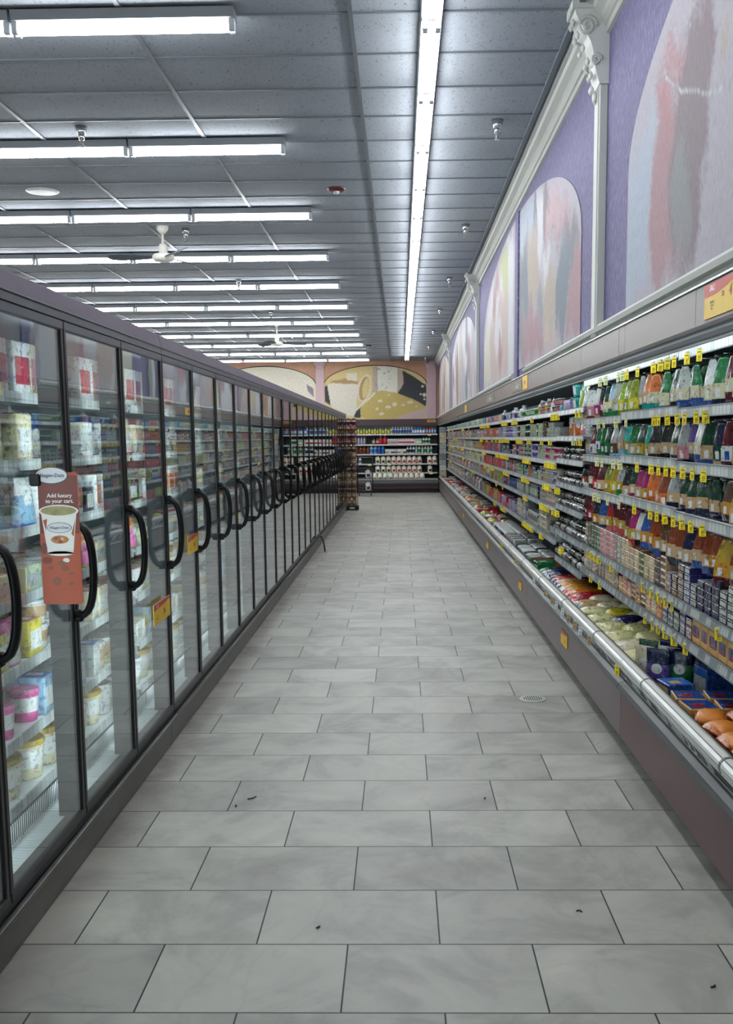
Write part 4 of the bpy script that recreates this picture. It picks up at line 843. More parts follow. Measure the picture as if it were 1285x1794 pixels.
# ================================================================ right: open wall cooler
XS = 1.34
PEGZ = (2.05, 1.775, 1.52, 1.28); LOWZ = (.855, .69)
SHC = (1.85, 1.64, 1.455, 1.26, 1.07, .85, .62); SHD = (1.85, 1.635, 1.43, 1.225, 1.03, .745)
BAY = [2.5+1.3*k for k in range(23)]
def bay_shelves(i): return (PEGZ, LOWZ) if i < 4 else ((), SHC if i == 4 else SHD)
def cooler(y0, y1, label, panel):
    r = empty('wall_cooler', (1.6, (y0+y1)/2, 0), label, 'cooler', 'open wall cooler sections on the right')
    a, b = y0+.003, y1-.003
    part('toe_kick', MB().box(1.24, 2.1, a, b, 0.002, .1, 'toe_kick'), r)
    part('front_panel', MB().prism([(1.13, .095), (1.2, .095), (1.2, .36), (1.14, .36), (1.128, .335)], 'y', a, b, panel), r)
    part('bumper', MB().prism([(1.15, .336), (1.118, .338), (1.108, .35), (1.108, .362), (1.12, .378), (1.15, .392), (1.2, .395), (1.2, .336)], 'y', a, b, 'bumper'), r)
    part('ticket_channel', MB().prism([(1.172, .392), (1.166, .395), (1.136, .452), (1.142, .455), (1.18, .455)], 'y', a, b, 'dark_rail').box(1.13, 1.136, a, b, .45, .456, 'chrome').box(1.16, 1.168, a, b, .39, .396, 'chrome'), r)
    part('hand_rail', MB().prism([(1.128, .458), (1.122, .475), (1.126, .494), (1.14, .508), (1.16, .512), (1.175, .506), (1.18, .49), (1.18, .458)], 'y', a, b, 'rail_vinyl').box(1.1213, 1.13, a, b, .478, .481, 'rail_groove').box(1.135, 1.138, a, b, .5065, .5085, 'rail_groove'), r)
    jt = MB()
    q = math.ceil((a-1.15)/1.22)
    while 1.15+1.22*q < b:
        if 1.15+1.22*q > a+.02: jt.prism([(1.126, .456), (1.12, .475), (1.124, .496), (1.139, .51), (1.16, .514), (1.177, .508), (1.182, .456)], 'y', 1.15+1.22*q-.008, 1.15+1.22*q+.008, 'rail_groove')
        q += 1
    if jt.v: part('rail_joint', jt, r)
    part('well_deck', MB().box(1.18, 2.05, a, b, .36, .385, 'mid_case').box(1.18, 1.19, a, b, .36, .5, 'bumper'), r)
    part('case_back', MB().box(2.05, 2.1, a, b, .102, 2.18, 'mid_case'), r)
    part('canopy', MB().prism([(1.1, 2.03), (1.125, 2.0), (1.135, 2.0), (1.15, 2.085), (2.05, 2.11), (2.05, 2.18), (1.1, 2.18)], 'y', a, b, 'mid_case'), r)
    fr = part('canopy_trim', MB().prism([(1.082, 2.192), (1.075, 2.186), (1.075, 2.178), (1.1, 2.176), (1.115, 2.189)], 'y', a, b, 'steel').prism([(1.08, 2.04), (1.082, 2.028), (1.1, 2.026), (1.1, 2.04)], 'y', a, b, 'chrome').prism([(1.1, 2.03), (1.094, 2.01), (1.1, 1.994), (1.13, 1.994), (1.13, 2.01)], 'y', a, b, 'mid_case').box(1.118, 1.136, a, b, 1.986, 1.994, 'white_enamel'), r)
    q = math.floor((a-3.92)/1.22)
    while 3.92+1.22*q < b:
        fa, fb = max(a, 3.92+1.22*q+.002), min(b, 3.92+1.22*(q+1)-.002)
        if fb-fa > .05: part('fascia_panel', MB().prism([(1.083, 2.041), (1.0835, 2.176), (1.1, 2.176), (1.1, 2.041)], 'y', fa, fb, 'fascia'), r)
        q += 1
    part('case_lamp', MB().lathe([(.011, a+.03), (.011, b-.03)], 8, 'case_light', (1.185, 0, 2.064), axis='y'), r)
    for i in range(len(BAY)-1):
        ba, bb = max(BAY[i], a), min(BAY[i+1], b)
        if bb-ba < .03: continue
        ba += .004; bb -= .004; pegs, sh = bay_shelves(i)
        off = (0, .0, .012, -.006)[i % 4] if i < 4 else 0
        for z0 in pegs:
            z0 += off
            part('peg_bar', MB().prism([(XS, z0-.045), (XS-.006, z0-.045), (XS-.006, z0), (XS+.004, z0+.004), (XS+.004, z0-.045)], 'y', ba, bb, 'white_rail').box(XS+.004, XS+.03, ba, bb, z0-.006, z0, 'steel').box(XS-.009, XS-.006, ba, bb, z0-.047, z0-.042, 'fixture_white').box(XS-.009, XS-.006, ba, bb, z0-.002, z0+.003, 'fixture_white'), r)
            br = MB()
            for yy in (ba+.012, bb-.018): br.box(XS+.004, 2.05, yy, yy+.006, z0-.03, z0, 'dark_case')
            part('bar_bracket', br, r)
        for z0 in sh:
            xx = XS-(.0 if i != 4 else .0)
            s = MB().box(xx, 2.04, ba, bb, z0-.014, z0, 'mid_case').prism([(xx, z0-.03), (xx-.014, z0-.032), (xx-.006, z0+.008), (xx, z0+.008)], 'y', ba, bb, 'ticket_rail').box(xx-.017, xx-.012, ba, bb, z0-.035, z0-.029, 'fixture_white').box(xx-.009, xx-.004, ba, bb, z0+.006, z0+.011, 'fixture_white')
            part('shelf', s, r)
    return r
ys = [1.28, 5.275, 9.265, 13.26, 17.25, 21.24, 25.23, 29.22, 31.18]
labs = ['nearest section of the wall cooler with plum front and hanging cheese bags', 'second wall cooler section with hanging bags, wrapped rolls and deli tubs', 'third wall cooler section, yogurt tubs above a plum front painted with grey sheen', 'fourth wall cooler section, red and blue packs on the shelves',
        'fifth wall cooler section along the right wall', 'sixth wall cooler section along the right wall', 'seventh wall cooler section along the right wall', 'last short wall cooler section next to the milk case']
for i, lb in enumerate(labs): cooler(ys[i], ys[i+1], lb, 'plum_panel' if i == 0 else 'mauve_panel')  # farther fronts use the plum greyed by painted-in sheen
# fascia signs
def sale_sign(ya, yb_, z0, z1, lb):
    r = empty('sale_sign', (1.08, ya, z0), lb, 'sign')
    h = z1-z0; w_ = yb_-ya
    part('card', MB().box(1.0775, 1.0815, ya, yb_, z0, z1, 'sale_yellow'), r)
    pts = [(ya, z1), (yb_, z1), (yb_, z1-h*.36)]+[(yb_-w_*t, z1-h*(.36-.30*t+.10*math.sin(t*3.1))) for t in (.15, .3, .45, .6, .75, .9, 1)]
    part('red_band', MB().prism(pts, 'x', 1.0768, 1.0774, 'sale_red'), r)
    part('lettering', text_mb('SALE', h*.24, 'white', (1.0766, yb_-w_*.25, z1-h*.22), '-x').join(text_mb('2/$', h*.2, 'ink_red', (1.0766, ya+w_*.42, z0+h*.50), '-x')).join(text_mb('4', h*.46, 'ink_red', (1.0766, ya+w_*.2, z0+h*.42), '-x')).join(text_mb('Shredded\nCheese\n8oz', h*.1, 'ink_dark', (1.0766, yb_-w_*.25, z0+h*.42), '-x')), r)
sale_sign(3.42, 3.79, 2.052, 2.168, 'yellow and red SALE sign on the cooler fascia at the right edge')
def plate(ya, yb_, z0, z1, m, lb, x=1.079):
    r = empty('fascia_sign', (x, ya, z0), lb, 'sign')
    part('plate', MB().cbox(x-.001, x+.004, ya, yb_, z0, z1, m, .001), r)
    part('symbol', MB().prism(ell((ya+yb_)/2, (z0+z1)/2, (yb_-ya)*.12, (z1-z0)*.18, 12), 'x', x-.0016, x-.0009, 'white' if m != 'sale_yellow' else 'sale_red'), r)
plate(9.42, 10.2, 2.062, 2.150, 'grey', 'grey plate on the fascia beside a yellow card under the second arch')
plate(9.0, 9.36, 2.055, 2.172, 'sale_yellow', 'yellow card on the fascia beside the larger grey plate')
plate(12.3, 13.2, 2.062, 2.150, 'grey', 'smaller grey plate on the fascia, farther along than the yellow card')
plate(17.3, 17.75, 2.055, 2.175, 'sale_yellow', 'small yellow card far along the fascia')
def base_flag(ya, yb_, z0, z1, lb):
    r = empty('sale_sign', (1.126, ya, z0), lb, 'sign', 'sale cards on the cooler front')
    part('card', MB().box(1.121, 1.1245, ya, yb_, z0, z1, 'sale_yellow').box(1.1245, 1.13, ya, yb_, z0, z1+.006, 'ink_dark'), r)
    part('red_band', MB().prism([(ya, z1), (yb_, z1), (yb_, z1-.03), ((ya+yb_)/2, z1-.02), (ya, z1-.008)], 'x', 1.1202, 1.1209, 'sale_red'), r)
    part('lettering', text_mb('SALE', .018, 'white', (1.12, yb_-.07, z1-.02), '-x').join(text_mb('$5', .035, 'ink_red', (1.12, ya+.08, z0+.025), '-x')), r)
base_flag(6.98, 7.25, .205, .30, 'yellow sale card with red corner low on the second cooler front')
base_flag(9.68, 9.92, .205, .29, 'small yellow sale card low on the third cooler front')
base_flag(13.4, 13.7, .2, .29, 'faint yellow sale card low on the fourth cooler front')
base_flag(18.6, 19.0, .2, .29, 'faint yellow sale card low on the fifth cooler front')
# ---- hanging bags: columns read off the shelves, nearest first (photo x, colours top / label / bottom)
ROWS = [
 [(1300, 'maroon', 'cream', 'maroon'), (1278, 'maroon', 'cream', 'maroon'), (1262, 'green', 'cream', 'navy'), (1243, 'white', 'cream', 'blue'), (1216, 'green', 'cream', 'blue'), (1196, 'pale', 'cream', 'blue'), (1184, 'dkgreen', 'beige', 'black'), (1166, 'green', 'cream', 'blue'), (1148, 'orange', 'cream', 'teal'), (1136, 'orange', 'tan', 'teal'), (1124, 'silver', 'tan', 'char'), (1112, 'olive', 'yellow', 'olive'), (1102, 'olive', 'olive', 'olive'), (1093, 'lime', 'yellow', 'olive'), (1083, 'clear', 'beige', 'green'), (1074, 'sky', 'paleyel', 'green'), (1066, 'dkgreen', 'paleyel', 'green'), (1057, 'char', 'magenta', 'maroon'), (1048, 'white', 'magenta', 'tan'), (1038, 'white', 'rose', 'maroon'), (1028, 'lime', 'white', 'pale')],
 [(1300, 'maroon', 'tan', 'maroon'), (1280, 'maroon', 'white', 'maroon'), (1262, 'navy', 'dkgreen', 'tan'), (1244, 'dkgreen', 'tan', 'blue'), (1228, 'white', 'cream', 'blue'), (1214, 'purple', 'tan', 'navy'), (1200, 'silver', 'rose', 'navy'), (1186, 'dkgreen', 'tan', 'navy'), (1170, 'char', 'tan', 'black'), (1150, 'char', 'tan', 'char'), (1138, 'teal', 'gold', 'teal'), (1126, 'dkgreen', 'gold', 'teal'), (1114, 'green', 'tan', 'teal'), (1102, 'cyan', 'gold', 'cyan'), (1090, 'silver', 'tan', 'sky'), (1080, 'silver', 'brown', 'sky'), (1068, 'dkgreen', 'green', 'dkgreen'), (1060, 'green', 'dkgreen', 'green'), (1050, 'green', 'white', 'green'), (1042, 'maroon', 'white', 'maroon'), (1032, 'pale', 'tan', 'silver')],
 [(1300, 'gold', 'tan', 'navy'), (1282, 'brown', 'amber', 'navy'), (1256, 'dkgreen', 'tan', 'navy'), (1238, 'dkgreen', 'tan', 'navy'), (1222, 'dkgreen', 'tan', 'navy'), (1204, 'dkgreen', 'tan', 'navy'), (1186, 'silver', 'tan', 'navy'), (1172, 'rust', 'orange', 'navy'), (1160, 'orange', 'tan', 'navy'), (1149, 'orange', 'orange', 'orange'), (1138, 'magenta', 'gold', 'magenta'), (1127, 'magenta', 'tan', 'magenta'), (1116, 'dkgreen', 'tan', 'magenta'), (1104, 'char', 'tan', 'blue'), (1093, 'silver', 'gold', 'green'), (1082, 'gold', 'yellow', 'gold'), (1070, 'olive', 'gold', 'gold'), (1059, 'maroon', 'tan', 'maroon'), (1050, 'maroon', 'crimson', 'maroon'), (1040, 'maroon', 'beige', 'brown'), (1030, 'char', 'rust', 'black')],
 [(1300, 'rust', 'gold', 'maroon'), (1280, 'gold', 'amber', 'maroon'), (1266, 'rust', 'amber', 'navy'), (1250, 'rust', 'tan', 'blue'), (1232, 'rust', 'tan', 'blue'), (1216, 'navy', 'tan', 'navy'), (1202, 'rust', 'tan', 'navy'), (1187, 'rust', 'tan', 'navy'), (1174, 'brown', 'tan', 'navy'), (1162, 'rust', 'amber', 'blue'), (1151, 'rust', 'amber', 'blue'), (1140, 'blue', 'amber', 'blue'), (1130, 'white', 'tan', 'black'), (1119, 'magenta', 'gold', 'crimson'), (1106, 'maroon', 'gold', 'crimson'), (1095, 'maroon', 'gold', 'crimson'), (1084, 'maroon', 'amber', 'crimson'), (1073, 'red', 'gold', 'crimson'), (1062, 'blue', 'tan', 'navy'), (1050, 'char', 'amber', 'brown'), (1040, 'maroon', 'red', 'maroon'), (1031, 'maroon', 'maroon', 'brown')],
]
BARN = ['top', 'second', 'third', 'lowest']
for ri, row in enumerate(ROWS):
    cols = []; prev = None
    for x, a, b, c in row: cols.append((1819*1.40/(x-703), a, b, c))
    # nearer ones, outside the frame but seen from the side
    y = cols[0][0]-.21
    while y > 2.6: cols.insert(0, (y, R.choice(['dkgreen', 'rust', 'maroon', 'white']), 'tan', 'navy')); y -= .21
    for n, (y, a, b, c) in enumerate(cols):
        zt = PEGZ[ri]-.05-.012
        near = y < 5.3
        for dep in range(3 if near else 2):
            w_ = .152 if near else .14
            h = {0: .225, 1: .215, 2: .205, 3: .21}[ri]
            rz = R.uniform(.15, .55) if near else R.uniform(.2, .7)
            put('bag', (a, b, c), (w_, .034, h), (XS+.045+dep*.055, y+dep*.03*(R.random()-.3), zt-R.uniform(0, .01)), rz,
                '%s, %s and %s bag, %s from right on %s bar, %s' % (cn(a), cn(b), cn(c), ordn(n+1), BARN[ri], ['in front', 'second behind', 'third behind'][dep]),
                'hanging cheese and meat bags on the %s bar' % BARN[ri], parts=dep == 0 and y < 7.0, tilt=R.uniform(-.10, .04), lim=300, jig=R.uniform(.84, 1.06))
# ---- yellow tags
def tag_proto(col, txt):
    r = bpy.data.objects.new('price_tag', None); r.empty_display_size = .02; C.objects.link(r)
    part('card', MB().cbox(-.0008, .0008, -.021, .021, -.055, 0, col, .0003), r)
    part('lettering', text_mb(txt, .02, 'tag_ink', (-.0014, -.004, -.042), '-x').join(MB().box(-.0013, -.0007, -.014, .014, -.016, -.012, 'tag_ink')).join(MB().box(-.0013, -.0007, -.012, .01, -.050, -.0475, 'tag_ink')), r)
    part('clip', MB().box(-.004, .002, -.008, .008, -.004, .004, 'lid_clear'), r)
    return r
TGP = {}; TN = {}
def tag(y, z, where, col='yellow_tag', x=XS-.012, rz=None):
    t = R.choice(['$3', '$7', '$5'])
    k = (col, t)
    if rz is None: rz = R.uniform(.1, .6)
    TN[where] = TN.get(where, 0)+1
    nm = {'yellow_tag': 'yellow', 'pale_tag': 'pale yellow', 'tan_tag': 'tan', 'white_tag': 'white'}[col]
    lb = '%s price tag, %s from right along %s' % (nm, ordn(TN[where]), where)
    if k not in TGP: TGP[k] = o = tag_proto(col, t); o.location = (x, y, z)
    else: o = tree(TGP[k], (x, y, z))
    o.rotation_euler = (R.uniform(-.08, .08), 0, rz)
    props(o, lb, 'price tag', 'price tags on '+where)
TX = [[1215, 1194, 1172, 1161, 1149, (1137), (1110), (1092), -1084, -1076, -1056, -1046], [1229, 1213, 1193, 1180, 1163, 1148, 1140, -1092, -1075, -1054, -1045], [1229, 1209, 1193, 1176, 1163, 1150, 1138, 1113, -1083, -1072, -1052, -1044], [1229, 1209, 1193, 1178, 1163, 1149, 1138, 1110, -1083, -1063, -1048, -1040]]
for ri, L in enumerate(TX):
    for x in L:
        c = 'yellow_tag' if x > 0 else 'pale_tag'
        tag(1819*1.33/(abs(x)-703), PEGZ[ri]-.022, 'the %s hanging bar' % BARN[ri], c)
for x in (1263, 1180, 1169, 1157, 1144, 1128, 1072, 1050, 1043, 1037, 1030): tag(1819*1.33/(x-703), LOWZ[0]-.01, 'the upper low shelf')
for x in (1206, 1185, 1169, 1157, 1146, 1133, 1052, 1036): tag(1819*1.33/(x-703), LOWZ[1]-.01, 'the lower low shelf')
SN = ['top shelf', 'second shelf', 'third shelf', 'fourth shelf', 'fifth shelf', 'sixth shelf', 'seventh shelf']
for x in (1013, 1007): tag(1819*1.33/(x-703), SHC[0]-.01, 'the top shelf past the bags')
for x in (1014, 1008, 1002): tag(1819*1.33/(x-703), SHC[1]-.01, 'the second shelf past the bags', 'yellow_tag' if x > 1005 else 'pale_tag')
CL = {0: [(975, 962, 5), (930, 1), (904, 4), (886, 4), (856, 2), (846, 3), (812, 2)], 1: [(962, 1), (947, 1), (928, 3), (912, 4), (890, 6), (880, 3), (845, 2)], 2: [(970, 7), (926, 5), (889, 6), (872, 2), (850, 3)], 3: [(978, 3), (962, 5), (925, 5), (890, 4), (862, 2)], 4: [(976, 4), (960, 6), (922, 3), (880, 1), (830, 2)], 5: [(985, 2), (950, 2), (932, 7), (885, 4), (868, 2)]}
for si, L in CL.items():
    for e in L:
        x, n = e[0], e[-1]
        for q in range(n):
            y = 1819*1.33/(x-q*2.6-703) if q else 1819*1.33/(x-703)
            tag(y, SHD[si]-.012, 'the %s past the rolls' % SN[si], rz=R.uniform(.3, .9))
for k in range(46):
    y = R.uniform(14.5, 29); si = R.randrange(5); tag(y, SHD[si]-.012, 'the %s past the rolls' % SN[si], rz=R.uniform(.3, .9))
for x, c in ((1089, 'yellow_tag'), (1038, 'tan_tag'), (1022, 'white_tag'), (1012, 'tan_tag'), (1000, 'tan_tag'), (990, 'white_tag'), (979, 'white_tag'), (971, 'tan_tag'), (959, 'tan_tag'), (938, 'white_tag'), (909, 'tan_tag'), (905, 'tan_tag'), (880, 'yellow_tag')):
    tag(1819*1.13/(x-703), .462, 'the front rail', c, x=1.118, rz=.35)

# ---- low shelves under the bags
def facing(kind, abc, size, y, z, n, st, lab, grp, dep=1, parts=True, x0=XS+.012, jit=.03, **kw):
    w_, d, h = size
    for s_ in range(st):
        for e in range(dep):
            pos = '' if st == 1 else (', bottom one', ', topmost')[s_ == st-1] if s_ in (0, st-1) else ', %s up' % ordn(s_+1)
            put(kind, abc, size, (x0+d/2+e*(d+.006), y+w_/2, z+.001+s_*(h+.0006)), R.uniform(-jit, jit), (lab % (ordn(n)))+pos+(', back row' if e else ''), grp, parts=parts, **kw)
y = 2.6; n = 0
while y < 7.6:       # z .855
    n += 1
    if y < 4.15: D = ('box', (R.choice(['white', 'navy', 'cheese_tan']), 'navy', 'red'), (.12, .12, .07), 1)
    elif y < 5.3: D = ('box', (R.choice(['navy', 'black', 'char', 'indigo']), R.choice(['pale', 'tan', 'indigo']), 'silver'), (.1, .12, .034), R.choice([3, 4, 5]))
    elif y < 6.5: D = ('box', (R.choice(['grey', 'tan', 'brown', 'olive']), R.choice(['cream', 'char', 'beige']), 'brown'), (.11, .12, .034), R.choice([4, 5]))
    else: D = ('box', (R.choice(['grey', 'dkgreen', 'rose', 'brown']), R.choice(['rose', 'green', 'beige']), 'grey'), (.1, .12, .034), 5)
    k, abc, sz, st = D
    facing(k, abc, sz, y, LOWZ[0], n, st, cn(abc[0])+' pack, %s stack from right, upper low shelf', 'stacked packs on the upper low shelf', parts=y < 5.6, lim=300)
    y += sz[0]+.012
y = 2.6; n = 0
while y < 7.6:       # z .69
    n += 1
    if y < 4.1: D = ('box', (R.choice(['cheese_tan', 'cheese_or']), 'indigo', 'purple'), (.055, .12, .11), 1)
    elif y < 4.75: D = ('pack', ('cheese_tan', 'indigo', 'red'), (.12, .05, .11), 1)
    elif y < 5.3: D = ('box', (R.choice(['indigo', 'char', 'rust']), 'pale', 'navy'), (.1, .12, .032), R.choice([3, 4]))
    elif y < 6.4: D = ('box', (R.choice(['orange', 'rust', 'tan', 'rose']), R.choice(['cream', 'brown', 'cheese_tan']), 'tan'), (.11, .12, .03), R.choice([3, 4]))
    else: D = ('box', (R.choice(['tan', 'brown', 'maroon', 'rose']), 'beige', 'tan'), (.1, .12, .03), 4)
    k, abc, sz, st = D
    facing(k, abc, sz, y, LOWZ[1], n, st, cn(abc[0])+' pack, %s stack from right, lower low shelf', 'stacked packs on the lower low shelf', parts=y < 5.6, lim=300)
    y += sz[0]+.012
# ---- the bay of wrapped rolls
n = 0
TOP = [('pouch', ('yellow', 'white', 'rose'), (.15, .07, .2), 7.72), ('pouch', ('green', 'lime', 'white'), (.16, .07, .21), 7.9), ('cup', ('cyan', 'teal', 'black'), (.1, .1, .1), 8.15), ('cup', ('cyan', 'white', 'black'), (.1, .1, .1), 8.28), ('box', ('lilac', 'purple', 'pink'), (.3, .12, .09), 8.45), ('box', ('sky', 'cyan', 'white'), (.1, .1, .06), 8.86)]
for k, abc, sz, y in TOP:
    n += 1; facing(k, abc, sz, y, SHC[0], n, 2 if k == 'cup' else 1, cn(abc[0])+' and '+cn(abc[1])+' '+dict(pouch='pouch', cup='tub', box='box')[k]+', %s along the top shelf just past the bags', 'packs on the top shelf past the bags')
for q in range(9):
    a, b = [('orange', 'white'), ('sky', 'white'), ('char', 'rose'), ('white', 'orange'), ('pale', 'orange')][q % 5]
    put('pouch', (a, b, 'pale'), (.13, .03, .16), (XS+.06+.03*(q % 2), 7.78+q*.1, SHC[1]+.002), R.uniform(.1, .6), '%s and %s thin pouch, %s from right on second shelf past bags' % (cn(a), cn(b), ordn(q+1)), 'thin pouches on the second shelf past the bags', tilt=R.uniform(-.2, .1))
RC = [('char', 'black', 'white'), ('silver', 'grey', 'white'), ('char', 'grey', 'red'), ('black', 'char', 'white'), ('silver', 'char', 'white'), ('foil', 'char', 'white')]
for si in range(2, 7):
    z0 = SHC[si]; y = 7.74; n = 0
    while y < 8.9:
        n += 1; abc = RC[(n+si*2) % 6] if not (si == 2 and n == 1) else ('red', 'rust', 'orange')
        L_ = .26 if si > 4 else .2
        for s_ in range(2):
            put('roll', abc, (L_, 0, .062 if si > 4 else .05), (XS+.04+s_*.035, y+L_/2, z0+.002+s_*.052), R.uniform(-.04, .04), '%s wrapped roll, %s from right, %s of roll bay, front %s' % (cn(abc[0]), ordn(n), SN[si], ['lower', 'upper'][s_]), 'wrapped rolls on the %s' % SN[si])
            put('roll', abc, (L_, 0, .062 if si > 4 else .05), (XS+.11+s_*.03, y+L_/2+.05, z0+.002+s_*.052), R.uniform(-.04, .04), '%s wrapped roll, %s from right, %s of roll bay, back %s' % (cn(abc[0]), ordn(n), SN[si], ['lower', 'upper'][s_]), 'wrapped rolls on the %s' % SN[si], parts=False)
        y += L_+.03
